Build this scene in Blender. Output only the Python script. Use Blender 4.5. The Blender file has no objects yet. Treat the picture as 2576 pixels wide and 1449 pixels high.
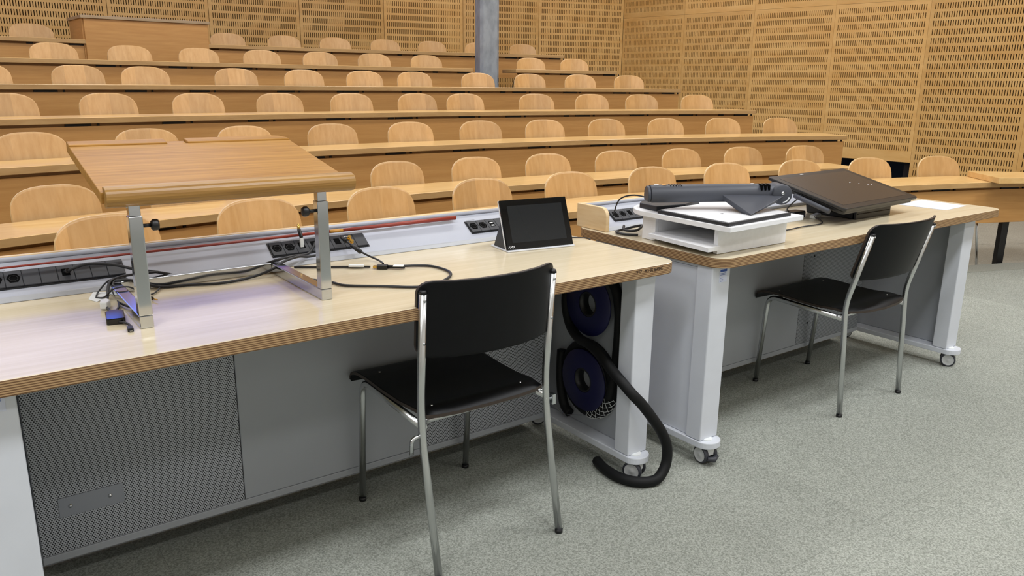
import bpy, bmesh, math, random
from mathutils import Vector, Matrix
random.seed(7)
PI = math.pi
scene = bpy.context.scene
COL = scene.collection

# ------------------------------------------------------------------ camera
cam = bpy.data.cameras.new('camera')
cam.sensor_width = 36.0
cam.lens = 27.70
cam.clip_start = 0.05
camo = bpy.data.objects.new('camera', cam)
COL.objects.link(camo)
yaw, pitch, roll = math.radians(36.271), math.radians(14.543), math.radians(0.617)
F = Vector((math.sin(yaw)*math.cos(pitch), math.cos(yaw)*math.cos(pitch), -math.sin(pitch)))
Rt = Vector((math.cos(yaw), -math.sin(yaw), 0)); U = Rt.cross(F)
R2 = math.cos(roll)*Rt + math.sin(roll)*U
U2 = -math.sin(roll)*Rt + math.cos(roll)*U
M = Matrix((R2, U2, -F)).transposed().to_4x4()
M.translation = Vector((-1.9766, -1.7429, 1.32))
camo.matrix_world = M
scene.camera = camo

# ------------------------------------------------------------------ world, exposure
w = bpy.data.worlds.new('world'); scene.world = w
w.use_nodes = True
w.node_tree.nodes['Background'].inputs[0].default_value = (0.60, 0.72, 1.0, 1)
w.node_tree.nodes['Background'].inputs[1].default_value = 0.6
vs = scene.view_settings
vs.view_transform = 'Standard'; vs.look = 'None'; vs.exposure = 0.34; vs.gamma = 1.0
vs.use_curve_mapping = False

CEIL = 4.7
LAMP_W = 50.0            # watts of each ceiling lamp
LAMP_COL = (0.93, 0.96, 1.0)
WINDOW_W = 10.0
WINDOW_COL = (0.30, 0.44, 1.0)

def area_lamp(name, loc, sx, sy, watts, colr, rot, parent=None):
    l = bpy.data.lights.new(name, 'AREA'); l.shape = 'RECTANGLE'; l.size = sx; l.size_y = sy
    l.energy = watts; l.color = colr
    o = bpy.data.objects.new(name, l); COL.objects.link(o)
    o.location = loc; o.rotation_euler = rot
    if parent: o.parent = parent
    return o

# ------------------------------------------------------------------ materials
def lin(c):
    if isinstance(c, str):
        c = [int(c[i:i+2], 16)/255 for i in (0, 2, 4)]
    return tuple((x/12.92 if x <= 0.04045 else ((x+0.055)/1.055)**2.4) for x in c[:3]) + (1,)

def newmat(name):
    m = bpy.data.materials.new(name); m.use_nodes = True
    nt = m.node_tree
    return m, nt, nt.nodes['Principled BSDF']

def N(nt, typ, **kw):
    n = nt.nodes.new(typ)
    for k, v in kw.items(): setattr(n, k, v)
    return n

def plain(name, c, rough=0.5, metal=0.0, spec=None, noise=0.0, nscale=40, bump=0.0, coat=0.0):
    m, nt, b = newmat(name)
    b.inputs['Base Color'].default_value = lin(c)
    b.inputs['Roughness'].default_value = rough
    b.inputs['Metallic'].default_value = metal
    if spec is not None: b.inputs['Specular IOR Level'].default_value = spec
    if coat: b.inputs['Coat Weight'].default_value = coat
    if noise or bump:
        tc = N(nt, 'ShaderNodeTexCoord'); no = N(nt, 'ShaderNodeTexNoise')
        no.inputs['Scale'].default_value = nscale; no.inputs['Detail'].default_value = 4
        nt.links.new(tc.outputs['Object'], no.inputs['Vector'])
        if noise:
            mx = N(nt, 'ShaderNodeMixRGB'); mx.blend_type = 'MULTIPLY'
            mx.inputs['Color1'].default_value = lin(c)
            cr = N(nt, 'ShaderNodeValToRGB')
            cr.color_ramp.elements[0].position = .3; cr.color_ramp.elements[1].position = .7
            cr.color_ramp.elements[0].color = (1-noise,)*3+(1,); cr.color_ramp.elements[1].color = (1, 1, 1, 1)
            nt.links.new(no.outputs['Fac'], cr.inputs['Fac']); nt.links.new(cr.outputs['Color'], mx.inputs['Color2'])
            mx.inputs['Fac'].default_value = 1
            nt.links.new(mx.outputs['Color'], b.inputs['Base Color'])
        if bump:
            bp = N(nt, 'ShaderNodeBump'); bp.inputs['Strength'].default_value = bump; bp.inputs['Distance'].default_value = .004
            nt.links.new(no.outputs['Fac'], bp.inputs['Height']); nt.links.new(bp.outputs['Normal'], b.inputs['Normal'])
    return m

def wood(name, ca, cb, stretch=(1, 18, 18), scale=2.2, rough=0.4, coords='Object', rnd=0.0, veneer=None, bump=0.0, spec=0.5, fleck=0.0):
    """grain runs along the axis whose stretch is 1; rnd varies pieces; veneer = leaf width (m) along x"""
    m, nt, b = newmat(name)
    tc = N(nt, 'ShaderNodeTexCoord'); mp = N(nt, 'ShaderNodeMapping')
    mp.inputs['Scale'].default_value = stretch
    nt.links.new(tc.outputs[coords], mp.inputs['Vector'])
    oi = N(nt, 'ShaderNodeObjectInfo')
    if rnd or veneer:
        ad = N(nt, 'ShaderNodeVectorMath'); ad.operation = 'ADD'
        sc_ = N(nt, 'ShaderNodeMath'); sc_.operation = 'MULTIPLY'; sc_.inputs[1].default_value = 37.0
        nt.links.new(oi.outputs['Random'], sc_.inputs[0])
        nt.links.new(mp.outputs['Vector'], ad.inputs[0]); nt.links.new(sc_.outputs[0], ad.inputs[1])
        vec = ad.outputs['Vector']
    else:
        vec = mp.outputs['Vector']
    no = N(nt, 'ShaderNodeTexNoise'); no.inputs['Scale'].default_value = scale
    no.inputs['Detail'].default_value = 6; no.inputs['Roughness'].default_value = .6; no.inputs['Distortion'].default_value = .35
    nt.links.new(vec, no.inputs['Vector'])
    cr = N(nt, 'ShaderNodeValToRGB')
    cr.color_ramp.elements[0].position = .30; cr.color_ramp.elements[1].position = .72
    cr.color_ramp.elements[0].color = lin(ca); cr.color_ramp.elements[1].color = lin(cb)
    nt.links.new(no.outputs['Fac'], cr.inputs['Fac'])
    out = cr.outputs['Color']
    if veneer:
        sx = N(nt, 'ShaderNodeSeparateXYZ'); nt.links.new(tc.outputs['Object'], sx.inputs[0])
        dv = N(nt, 'ShaderNodeMath'); dv.operation = 'DIVIDE'; dv.inputs[1].default_value = veneer
        nt.links.new(sx.outputs['X'], dv.inputs[0])
        ad2 = N(nt, 'ShaderNodeMath'); ad2.operation = 'ADD'
        nt.links.new(dv.outputs[0], ad2.inputs[0]); nt.links.new(sc_.outputs[0], ad2.inputs[1])
        fl = N(nt, 'ShaderNodeMath'); fl.operation = 'FLOOR'; nt.links.new(ad2.outputs[0], fl.inputs[0])
        wn = N(nt, 'ShaderNodeTexWhiteNoise'); wn.noise_dimensions = '1D'; nt.links.new(fl.outputs[0], wn.inputs['W'])
        mr = N(nt, 'ShaderNodeMapRange'); mr.inputs['To Min'].default_value = .86; mr.inputs['To Max'].default_value = 1.06
        nt.links.new(wn.outputs['Value'], mr.inputs['Value'])
        mv = N(nt, 'ShaderNodeVectorMath'); mv.operation = 'SCALE'
        nt.links.new(out, mv.inputs[0]); nt.links.new(mr.outputs[0], mv.inputs['Scale']); out = mv.outputs['Vector']
    if rnd:
        mr = N(nt, 'ShaderNodeMapRange'); mr.inputs['To Min'].default_value = 1-rnd; mr.inputs['To Max'].default_value = 1+rnd*.5
        nt.links.new(oi.outputs['Random'], mr.inputs['Value'])
        mv = N(nt, 'ShaderNodeVectorMath'); mv.operation = 'SCALE'
        nt.links.new(out, mv.inputs[0]); nt.links.new(mr.outputs[0], mv.inputs['Scale']); out = mv.outputs['Vector']
    nt.links.new(out, b.inputs['Base Color'])
    b.inputs['Roughness'].default_value = rough
    b.inputs['Specular IOR Level'].default_value = spec
    if bump:
        bp = N(nt, 'ShaderNodeBump'); bp.inputs['Strength'].default_value = bump; bp.inputs['Distance'].default_value = .002
        nt.links.new(no.outputs['Fac'], bp.inputs['Height']); nt.links.new(bp.outputs['Normal'], b.inputs['Normal'])
    return m

def ply_edge(name, light, dark, period=.0052):
    m, nt, b = newmat(name)
    tc = N(nt, 'ShaderNodeTexCoord'); sx = N(nt, 'ShaderNodeSeparateXYZ'); nt.links.new(tc.outputs['Object'], sx.inputs[0])
    no = N(nt, 'ShaderNodeTexNoise'); no.inputs['Scale'].default_value = 30
    mp = N(nt, 'ShaderNodeMapping'); mp.inputs['Scale'].default_value = (.4, .4, 4)
    nt.links.new(tc.outputs['Object'], mp.inputs[0]); nt.links.new(mp.outputs[0], no.inputs['Vector'])
    m1 = N(nt, 'ShaderNodeMath'); m1.operation = 'MULTIPLY'; m1.inputs[1].default_value = 2*PI/period
    nt.links.new(sx.outputs['Z'], m1.inputs[0])
    m2 = N(nt, 'ShaderNodeMath'); m2.operation = 'MULTIPLY_ADD'; m2.inputs[1].default_value = 2.0
    nt.links.new(no.outputs['Fac'], m2.inputs[0]); nt.links.new(m1.outputs[0], m2.inputs[2])
    m3 = N(nt, 'ShaderNodeMath'); m3.operation = 'SINE'; nt.links.new(m2.outputs[0], m3.inputs[0])
    mr = N(nt, 'ShaderNodeMapRange'); mr.inputs['From Min'].default_value = -1; nt.links.new(m3.outputs[0], mr.inputs['Value'])
    cr = N(nt, 'ShaderNodeValToRGB'); cr.color_ramp.elements[0].color = lin(dark); cr.color_ramp.elements[1].color = lin(light)
    cr.color_ramp.elements[0].position = .25; cr.color_ramp.elements[1].position = .65
    nt.links.new(mr.outputs[0], cr.inputs['Fac']); nt.links.new(cr.outputs['Color'], b.inputs['Base Color'])
    b.inputs['Roughness'].default_value = .55
    return m

def perforated(name, c, pitch, axes=('X', 'Z'), rad=.31, hole='0c0d10'):
    """sheet metal with a hexagonal pattern of round holes too small to model one by one"""
    m, nt, b = newmat(name)
    tc = N(nt, 'ShaderNodeTexCoord'); sx = N(nt, 'ShaderNodeSeparateXYZ'); nt.links.new(tc.outputs['Object'], sx.inputs[0])
    def lat(off):
        ds = []
        for ax, per, o in ((axes[0], pitch, off), (axes[1], pitch*1.732, off)):
            a = N(nt, 'ShaderNodeMath'); a.operation = 'MULTIPLY_ADD'; a.inputs[1].default_value = 1/per; a.inputs[2].default_value = o+50
            nt.links.new(sx.outputs[ax], a.inputs[0])
            fr = N(nt, 'ShaderNodeMath'); fr.operation = 'FRACT'; nt.links.new(a.outputs[0], fr.inputs[0])
            s = N(nt, 'ShaderNodeMath'); s.operation = 'SUBTRACT'; s.inputs[1].default_value = .5; nt.links.new(fr.outputs[0], s.inputs[0])
            k = N(nt, 'ShaderNodeMath'); k.operation = 'MULTIPLY'; k.inputs[1].default_value = per/pitch; nt.links.new(s.outputs[0], k.inputs[0])
            p2 = N(nt, 'ShaderNodeMath'); p2.operation = 'MULTIPLY'; nt.links.new(k.outputs[0], p2.inputs[0]); nt.links.new(k.outputs[0], p2.inputs[1])
            ds.append(p2)
        s = N(nt, 'ShaderNodeMath'); s.operation = 'ADD'; nt.links.new(ds[0].outputs[0], s.inputs[0]); nt.links.new(ds[1].outputs[0], s.inputs[1])
        return s
    a, c2 = lat(0), lat(.5)
    mn = N(nt, 'ShaderNodeMath'); mn.operation = 'MINIMUM'; nt.links.new(a.outputs[0], mn.inputs[0]); nt.links.new(c2.outputs[0], mn.inputs[1])
    lt = N(nt, 'ShaderNodeMath'); lt.operation = 'LESS_THAN'; lt.inputs[1].default_value = rad*rad; nt.links.new(mn.outputs[0], lt.inputs[0])
    mx = N(nt, 'ShaderNodeMixRGB'); mx.inputs['Color1'].default_value = lin(c); mx.inputs['Color2'].default_value = lin(hole)
    nt.links.new(lt.outputs[0], mx.inputs['Fac']); nt.links.new(mx.outputs[0], b.inputs['Base Color'])
    b.inputs['Roughness'].default_value = .5
    return m

def carpet(name, ca, cb, rnd=.06):
    m, nt, b = newmat(name)
    tc = N(nt, 'ShaderNodeTexCoord')
    geo = N(nt, 'ShaderNodeNewGeometry')
    no = N(nt, 'ShaderNodeTexNoise'); no.inputs['Scale'].default_value = 215; no.inputs['Detail'].default_value = 4
    nt.links.new(geo.outputs['Position'], no.inputs['Vector'])
    n2 = N(nt, 'ShaderNodeTexNoise'); n2.inputs['Scale'].default_value = 3.0; n2.inputs['Detail'].default_value = 3
    nt.links.new(geo.outputs['Position'], n2.inputs['Vector'])
    cr = N(nt, 'ShaderNodeValToRGB'); cr.color_ramp.elements[0].color = lin(ca); cr.color_ramp.elements[1].color = lin(cb)
    cr.color_ramp.elements[0].position = .36; cr.color_ramp.elements[1].position = .64
    nt.links.new(no.outputs['Fac'], cr.inputs['Fac'])
    oi = N(nt, 'ShaderNodeObjectInfo')
    mr = N(nt, 'ShaderNodeMapRange'); mr.inputs['To Min'].default_value = 1-rnd; mr.inputs['To Max'].default_value = 1.03
    nt.links.new(oi.outputs['Random'], mr.inputs['Value'])
    mr2 = N(nt, 'ShaderNodeMapRange'); mr2.inputs['To Min'].default_value = .9; mr2.inputs['To Max'].default_value = 1.1
    nt.links.new(n2.outputs['Fac'], mr2.inputs['Value'])
    mm = N(nt, 'ShaderNodeMath'); mm.operation = 'MULTIPLY'; nt.links.new(mr.outputs[0], mm.inputs[0]); nt.links.new(mr2.outputs[0], mm.inputs[1])
    mv = N(nt, 'ShaderNodeVectorMath'); mv.operation = 'SCALE'
    nt.links.new(cr.outputs['Color'], mv.inputs[0]); nt.links.new(mm.outputs[0], mv.inputs['Scale'])
    nt.links.new(mv.outputs['Vector'], b.inputs['Base Color'])
    b.inputs['Roughness'].default_value = .95; b.inputs['Specular IOR Level'].default_value = .1
    bp = N(nt, 'ShaderNodeBump'); bp.inputs['Strength'].default_value = .45; bp.inputs['Distance'].default_value = .003
    nt.links.new(no.outputs['Fac'], bp.inputs['Height']); nt.links.new(bp.outputs['Normal'], b.inputs['Normal'])
    return m

def concrete(name):
    m, nt, b = newmat(name)
    tc = N(nt, 'ShaderNodeTexCoord'); no = N(nt, 'ShaderNodeTexNoise'); no.inputs['Scale'].default_value = 9; no.inputs['Detail'].default_value = 8
    mp = N(nt, 'ShaderNodeMapping'); mp.inputs['Scale'].default_value = (1.5, 1.5, .8)
    nt.links.new(tc.outputs['Object'], mp.inputs[0]); nt.links.new(mp.outputs[0], no.inputs['Vector'])
    cr = N(nt, 'ShaderNodeValToRGB'); cr.color_ramp.elements[0].color = lin('7b828a'); cr.color_ramp.elements[1].color = lin('939aa2')
    cr.color_ramp.elements[0].position = .32; cr.color_ramp.elements[1].position = .62
    nt.links.new(no.outputs['Fac'], cr.inputs['Fac']); nt.links.new(cr.outputs['Color'], b.inputs['Base Color'])
    b.inputs['Roughness'].default_value = .6
    bp = N(nt, 'ShaderNodeBump'); bp.inputs['Strength'].default_value = .3; bp.inputs['Distance'].default_value = .01
    nt.links.new(no.outputs['Fac'], bp.inputs['Height']); nt.links.new(bp.outputs['Normal'], b.inputs['Normal'])
    return m

MT = {}
MT['maple'] = wood('maple_veneer', 'b8854a', 'c8975a', stretch=(1.0, 1.0, 14), scale=2.5, rough=.42)
MT['maple_top'] = wood('maple_worktop', 'd3a868', 'e3bf85', stretch=(1.2, 12, 12), scale=2.0, rough=.28)
MT['maple_edge'] = wood('maple_edge_band', 'b08a58', 'c09c6a', stretch=(2, 2, 10), scale=3, rough=.4)
MT['chair'] = wood('chair_plywood', 'c2975e', 'd3ab76', stretch=(14, 14, 1.0), scale=2.2, rough=.36, rnd=.10, veneer=.16)
MT['chair_edge'] = plain('chair_plywood_edge', 'e6c793', .35)
MT['panelwood'] = wood('acoustic_panel_wood', 'cc9c58', 'ddb371', stretch=(1.6, 1.6, 6), scale=1.6, rough=.38, rnd=.08)
MT['panel_back'] = plain('acoustic_felt', '120805', .95)
MT['birch'] = wood('birch_laminate', 'cdbfa1', 'dbcfb5', stretch=(1.0, 22, 22), scale=1.6, rough=.19, spec=.36)
MT['ply'] = ply_edge('plywood_edge', 'ad8e66', '68492c')
MT['birch_cap'] = wood('birch_solid', 'd8b98a', 'e6cda4', stretch=(3, 3, 26), scale=2, rough=.45)
MT['oak'] = wood('oak_board', '93662a', 'b98a44', stretch=(1.2, 34, 34), scale=2.6, rough=.42, bump=.25, spec=.2)
MT['oak_dark'] = wood('oak_roll', '855f2a', 'ac8343', stretch=(1.2, 30, 30), scale=2.6, rough=.36, bump=.3)
MT['greymetal'] = plain('grey_lacquered_metal', 'd0d4dc', .42, noise=.04, nscale=14)
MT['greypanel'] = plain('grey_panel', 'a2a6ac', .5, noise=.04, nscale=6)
MT['perf'] = perforated('perforated_sheet', 'b2b5bc', .0066, ('X', 'Z'), .31, '141519')
MT['louvre'] = perforated('fine_perforated_sheet', '9da1a7', .0075, ('X', 'Z'), .30, '1a1b1e')
MT['carpet'] = carpet('grey_carpet', '7b7f77', 'a7aaa2')
MT['carpet_edge'] = carpet('grey_carpet_edge', '75776f', '96978e', 0)
MT['carpet_tier'] = carpet('tier_carpet', '8a877c', 'aba89c', 0)
MT['chrome'] = plain('chrome', 'c9ccd0', .12, 1.0)
MT['steel'] = plain('brushed_steel_tube', 'd0d2d3', .25, 1.0)
MT['blackply'] = plain('black_stained_plywood', '06070b', .45, noise=.3, nscale=30, spec=.22)
MT['blackply_edge'] = plain('brown_ply_edge', '352b24', .5)
MT['black'] = plain('black_plastic', '0f1013', .42)
MT['rubber'] = plain('black_rubber', '08090b', .65, spec=.3)
MT['cable'] = plain('black_cable', '1b1c20', .5)
MT['socket'] = plain('anthracite_socket', '33353b', .45)
MT['hole'] = plain('socket_recess', '030304', .9, spec=.1)
MT['railwhite'] = plain('anodised_rail', 'b3b7c3', .32, noise=.03, nscale=9)
MT['raillip'] = plain('rail_lip', 'a9acb2', .35)
MT['white'] = plain('white_laminate', 'd9dce2', .45)
MT['whiteplate'] = plain('white_work_plate', 'eceef2', .4)
MT['platform'] = plain('pale_grey_laminate', 'eff0f3', .5, noise=.05, nscale=60)
MT['paper'] = plain('paper', 'd0d6e8', .8)
MT['armgrey'] = plain('anthracite_casing', '3e414a', .5)
MT['armdark'] = plain('dark_casing', '1f2126', .45)
MT['screen_grey'] = plain('lcd_matte_glass', '302c2b', .28, noise=.06, nscale=120)
MT['bezel'] = plain('bezel', '1c1c1e', .35)
MT['glass_black'] = plain('black_glass', '050608', .06)
MT['lcd_dark'] = plain('dark_lcd', '1d2023', .10)
MT['red'] = plain('red_lacquered_wood', '8e3528', .35)
MT['brass'] = plain('brass', 'c79a4a', .3, 1.0)
MT['gold'] = plain('gold_contact', 'd8b25c', .25, 1.0)
MT['navy'] = plain('navy_plastic', '070840', .5)
MT['blue'] = plain('print_blue', '2a4f9c', .6)
MT['ink'] = plain('dark_ink', '2a1d12', .7)
MT['inkwhite'] = plain('white_print', 'd8dade', .6)
MT['amber'] = plain('amber_plastic', 'c08a3a', .4)
MT['clear'] = plain('white_plastic_tag', 'dfe2e2', .45)
MT['concrete'] = concrete('fair_faced_concrete')
MT['plaster'] = plain('white_plaster', 'd8d6d0', .9)
MT['ceil'] = plain('ceiling_board', 'dcdad4', .95)
MT['greywood'] = wood('grey_worktop_wood', '9a8468', 'b09a7c', stretch=(1.2, 12, 12), scale=2.5, rough=.4)
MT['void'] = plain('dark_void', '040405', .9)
MT['wheel'] = plain('wheel_hub', 'b9bbbb', .45)
MT['casterdark'] = plain('caster_plastic', '33353c', .5)
def emit(name, c, s):
    m, nt, b = newmat(name)
    b.inputs['Base Color'].default_value = lin(c)
    b.inputs['Emission Color'].default_value = lin(c); b.inputs['Emission Strength'].default_value = s
    return m

# ------------------------------------------------------------------ mesh helpers
ORG = {}
class G:
    def __init__(s): s.v = []; s.f = []; s.m = []; s.s = []; s.cur = 0
    def add(s, vs_, fs, smooth=False):
        o = len(s.v); s.v += [Vector(v) for v in vs_]
        for f in fs:
            s.f.append([i+o for i in f]); s.m.append(s.cur); s.s.append(smooth)
        return s
    def box(s, x0, x1, y0, y1, z0, z1):
        v = [(x0,y0,z0),(x1,y0,z0),(x1,y1,z0),(x0,y1,z0),(x0,y0,z1),(x1,y0,z1),(x1,y1,z1),(x0,y1,z1)]
        return s.add(v, [(0,3,2,1),(4,5,6,7),(0,1,5,4),(1,2,6,5),(2,3,7,6),(3,0,4,7)])
    def prism(s, poly, axis, a, b, smooth=False):
        """poly 2-D, extruded along axis from a to b. x: (y,z)  y: (x,z)  z: (x,y)"""
        def P(q, t):
            return {'x': (t, q[0], q[1]), 'y': (q[0], t, q[1]), 'z': (q[0], q[1], t)}[axis]
        n = len(poly)
        ar = sum(poly[i][0]*poly[(i+1) % n][1]-poly[(i+1) % n][0]*poly[i][1] for i in range(n))
        flip = (ar < 0) != (axis == 'y')
        vv = [P(q, a) for q in poly]+[P(q, b) for q in poly]
        fs = [list(range(n))[::-1], list(range(n, 2*n))]
        sd = [(i, (i+1) % n, n+(i+1) % n, n+i) for i in range(n)]
        if flip: fs = [f[::-1] for f in fs]; sd = [f[::-1] for f in sd]
        o = len(s.v)
        s.add(vv, fs)
        for f in sd: s.f.append([i+o for i in f]); s.m.append(s.cur); s.s.append(smooth)
        return s
    def tube(s, pts, r, n=8, sub=0, flat=None):
        pts = [Vector(p) for p in pts]
        if sub:
            out = []
            for i in range(len(pts)-1):
                p0 = pts[max(i-1, 0)]; p1 = pts[i]; p2 = pts[i+1]; p3 = pts[min(i+2, len(pts)-1)]
                for k in range(sub):
                    t = k/sub
                    out.append(.5*((2*p1)+(p2-p0)*t+(2*p0-5*p1+4*p2-p3)*t*t+(3*p1-p0-3*p2+p3)*t**3))
            out.append(pts[-1])
            if isinstance(r, (list, tuple)):
                r = [r[min(i//sub, len(r)-1)]*(1-(i % sub)/sub)+r[min(i//sub+1, len(r)-1)]*((i % sub)/sub) for i in range(len(out))]
            pts = out
        m = len(pts); up = None; vv = []
        for i in range(m):
            t = (pts[min(i+1, m-1)]-pts[max(i-1, 0)]).normalized()
            if up is None:
                up = Vector((0, 0, 1)) if abs(t.z) < .9 else Vector((1, 0, 0))
            a = (up-t*up.dot(t)).normalized(); b = t.cross(a); up = a
            rr = r[i] if isinstance(r, (list, tuple)) else r
            for k in range(n):
                th = 2*PI*k/n
                vv.append(pts[i]+(a*math.cos(th)*(flat or 1)+b*math.sin(th))*rr)
        fs = [(i*n+k, i*n+(k+1) % n, (i+1)*n+(k+1) % n, (i+1)*n+k) for i in range(m-1) for k in range(n)]
        s.add(vv, fs, True)
        o = len(s.v)-len(vv)
        s.f.append([o+k for k in range(n)][::-1]); s.m.append(s.cur); s.s.append(False)
        s.f.append([o+(m-1)*n+k for k in range(n)]); s.m.append(s.cur); s.s.append(False)
        return s
    def cyl(s, p0, p1, r, n=16, r1=None):
        return s.tube([p0, p1], [r, r if r1 is None else r1], n)
    def lathe(s, prof, c, axis, n=28):
        """prof: (radius, along) list, closed or open; c centre; axis 'x','y','z'"""
        c = Vector(c); vv = []
        for (r, t) in prof:
            for k in range(n):
                th = 2*PI*k/n; a, b = r*math.cos(th), r*math.sin(th)
                vv.append(c+Vector({'x': (t, a, b), 'y': (b, t, a), 'z': (a, b, t)}[axis]))
        m = len(prof)
        return s.add(vv, [(i*n+k, i*n+(k+1) % n, (i+1)*n+(k+1) % n, (i+1)*n+k) for i in range(m-1) for k in range(n)], True)
    def arc(s, r0, r1, z0, z1, a0, a1, n, c):
        vv = []
        for i in range(n+1):
            a = a0+(a1-a0)*i/n; sn, cs = math.sin(a), math.cos(a)
            for (r, z) in ((r0, z0), (r1, z0), (r1, z1), (r0, z1)):
                vv.append((c[0]+r*sn, c[1]+r*cs, z))
        fs = []
        for i in range(n):
            o = 4*i
            for k in range(4):
                fs.append((o+k, o+4+k, o+4+(k+1) % 4, o+(k+1) % 4))
        fs += [(0, 1, 2, 3), (4*n+3, 4*n+2, 4*n+1, 4*n)]
        return s.add(vv, fs)
    def xf(s, mat, start=0):
        for i in range(start, len(s.v)): s.v[i] = mat @ s.v[i]
        return s

def to_mesh(g, name, mats, bevel=0, off=Vector((0, 0, 0)), seg=2, angle=40):
    me = bpy.data.meshes.new(name)
    me.from_pydata([tuple(v-off) for v in g.v], [], g.f)
    for m in (mats if isinstance(mats, (list, tuple)) else [mats]): me.materials.append(MT[m] if isinstance(m, str) else m)
    me.polygons.foreach_set('material_index', g.m)
    me.polygons.foreach_set('use_smooth', g.s)
    me.update()
    bm = bmesh.new(); bm.from_mesh(me)
    bmesh.ops.recalc_face_normals(bm, faces=bm.faces)
    if bevel:
        es = [e for e in bm.edges if len(e.link_faces) == 2 and not (e.link_faces[0].smooth and e.link_faces[1].smooth)
              and e.calc_face_angle(0) > math.radians(angle)]
        bmesh.ops.bevel(bm, geom=es, offset=bevel, segments=seg, profile=.5, affect='EDGES', clamp_overlap=True)
    bm.to_mesh(me); bm.free()
    return me

def part(name, g, mats, parent=None, bevel=0, seg=2, kind=None, label=None, angle=40):
    off = ORG.get(parent, Vector((0, 0, 0))) if parent else Vector((0, 0, 0))
    o = bpy.data.objects.new(name, to_mesh(g, name, mats, bevel, off, seg, angle))
    COL.objects.link(o)
    if parent: o.parent = parent; ORG[o] = off
    if kind: o['kind'] = kind
    if label: o['label'] = label
    return o

def thing(name, loc, label, cat, group=None, kind=None):
    o = bpy.data.objects.new(name, None); o.empty_display_size = .1
    COL.objects.link(o); o.location = loc; ORG[o] = Vector(loc)
    if label: o['label'] = label
    if cat: o['category'] = cat
    if group: o['group'] = group
    if kind: o['kind'] = kind
    return o

def single(name, g, mats, label, cat, group=None, bevel=0, seg=2):
    """one-mesh thing with its origin at its base"""
    xs = [v.x for v in g.v]; ys = [v.y for v in g.v]; zs = [v.z for v in g.v]
    org = Vector(((min(xs)+max(xs))/2, (min(ys)+max(ys))/2, min(zs)))
    o = bpy.data.objects.new(name, to_mesh(g, name, mats, bevel, org, seg)); COL.objects.link(o); o.location = org
    ORG[o] = org
    o['label'] = label; o['category'] = cat
    if group: o['group'] = group
    return o

def text_part(name, body, size, mat, parent, mtx, depth=.0004, label=None, shear=0):
    cu = bpy.data.curves.new(name, 'FONT'); cu.body = body; cu.size = size; cu.extrude = depth
    cu.align_x = 'LEFT'; cu.resolution_u = 2
    to = bpy.data.objects.new(name+'_curve', cu); COL.objects.link(to)
    dg = bpy.context.evaluated_depsgraph_get()
    me = bpy.data.meshes.new_from_object(to.evaluated_get(dg))
    bpy.data.objects.remove(to); bpy.data.curves.remove(cu)
    me.name = name
    me.transform(mtx)
    off = ORG.get(parent, Vector((0, 0, 0)))
    me.transform(Matrix.Translation(-off))
    me.materials.clear(); me.materials.append(MT[mat])
    o = bpy.data.objects.new(name, me); COL.objects.link(o); o.parent = parent; ORG[o] = off
    if label: o['label'] = label
    return o

def copy_tree(o, parent=None):
    c = o.copy(); COL.objects.link(c)
    if parent: c.parent = parent
    for ch in list(o.children): copy_tree(ch, c)
    return c

def frame(origin, ex, ey):
    """matrix with local x along ex, y along ey (made perpendicular)"""
    ex = Vector(ex).normalized(); ey = Vector(ey); ey = (ey-ex*ey.dot(ex)).normalized(); ez = ex.cross(ey)
    m = Matrix((ex, ey, ez)).transposed().to_4x4(); m.translation = Vector(origin)
    return m

# ------------------------------------------------------------------ layout of the hall
FZ = -0.03                                   # lecturer's floor
CC = (1.010, -8.831)                         # centre of the curved rows
ROWR = [10.448, 11.480, 12.512, 13.544, 14.577, 15.609, 16.641]
ROWZ = [0.624, 0.639, 0.845, 1.060, 1.277, 1.494, 1.716]
FLR = [z-.725 for z in ROWZ]; FLR[1] = FLR[0]
WALLR = 18.0
def pol(r, a, z=0): return Vector((CC[0]+r*math.sin(a), CC[1]+r*math.cos(a), z))

# floor with podium, rising tiers and carpet tiles
fl = G()
fl.box(-10, 9, -6, 3.5, FLR[0]-.2, FLR[0])                      # low floor in front of row one
for i in range(2, 7):
    r0 = ROWR[i]+.02; r1 = ROWR[i+1]+.02 if i < 6 else WALLR+.3
    ae = math.asin(4.52/ROWR[i]); ae2 = ae if i < 6 else ae+.02
    fl.arc(r0, r1, FLR[0]-.2, FLR[i], -.62, ae2, 48, CC)
fl.arc(ROWR[0]+1.0, ROWR[2]+.02, FLR[0]-.2, FLR[0]+.001, -.62, .62, 40, CC)
floor = part('floor', fl, 'carpet_tier', kind='structure')
ORG[floor] = Vector((0, 0, 0))
pod = G(); pod.arc(0.4, ROWR[0]+.0, FLR[0], FZ-.012, -.9, .9, 60, CC)
podium = part('podium_base', pod, 'carpet_edge', floor)
T = .6385
gt = G(); gt.box(0, T-.0006, 0, T-.0006, -.011, 0)
tile_me = to_mesh(gt, 'carpet_tile', 'carpet')
RCLIP = 10.265
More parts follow.
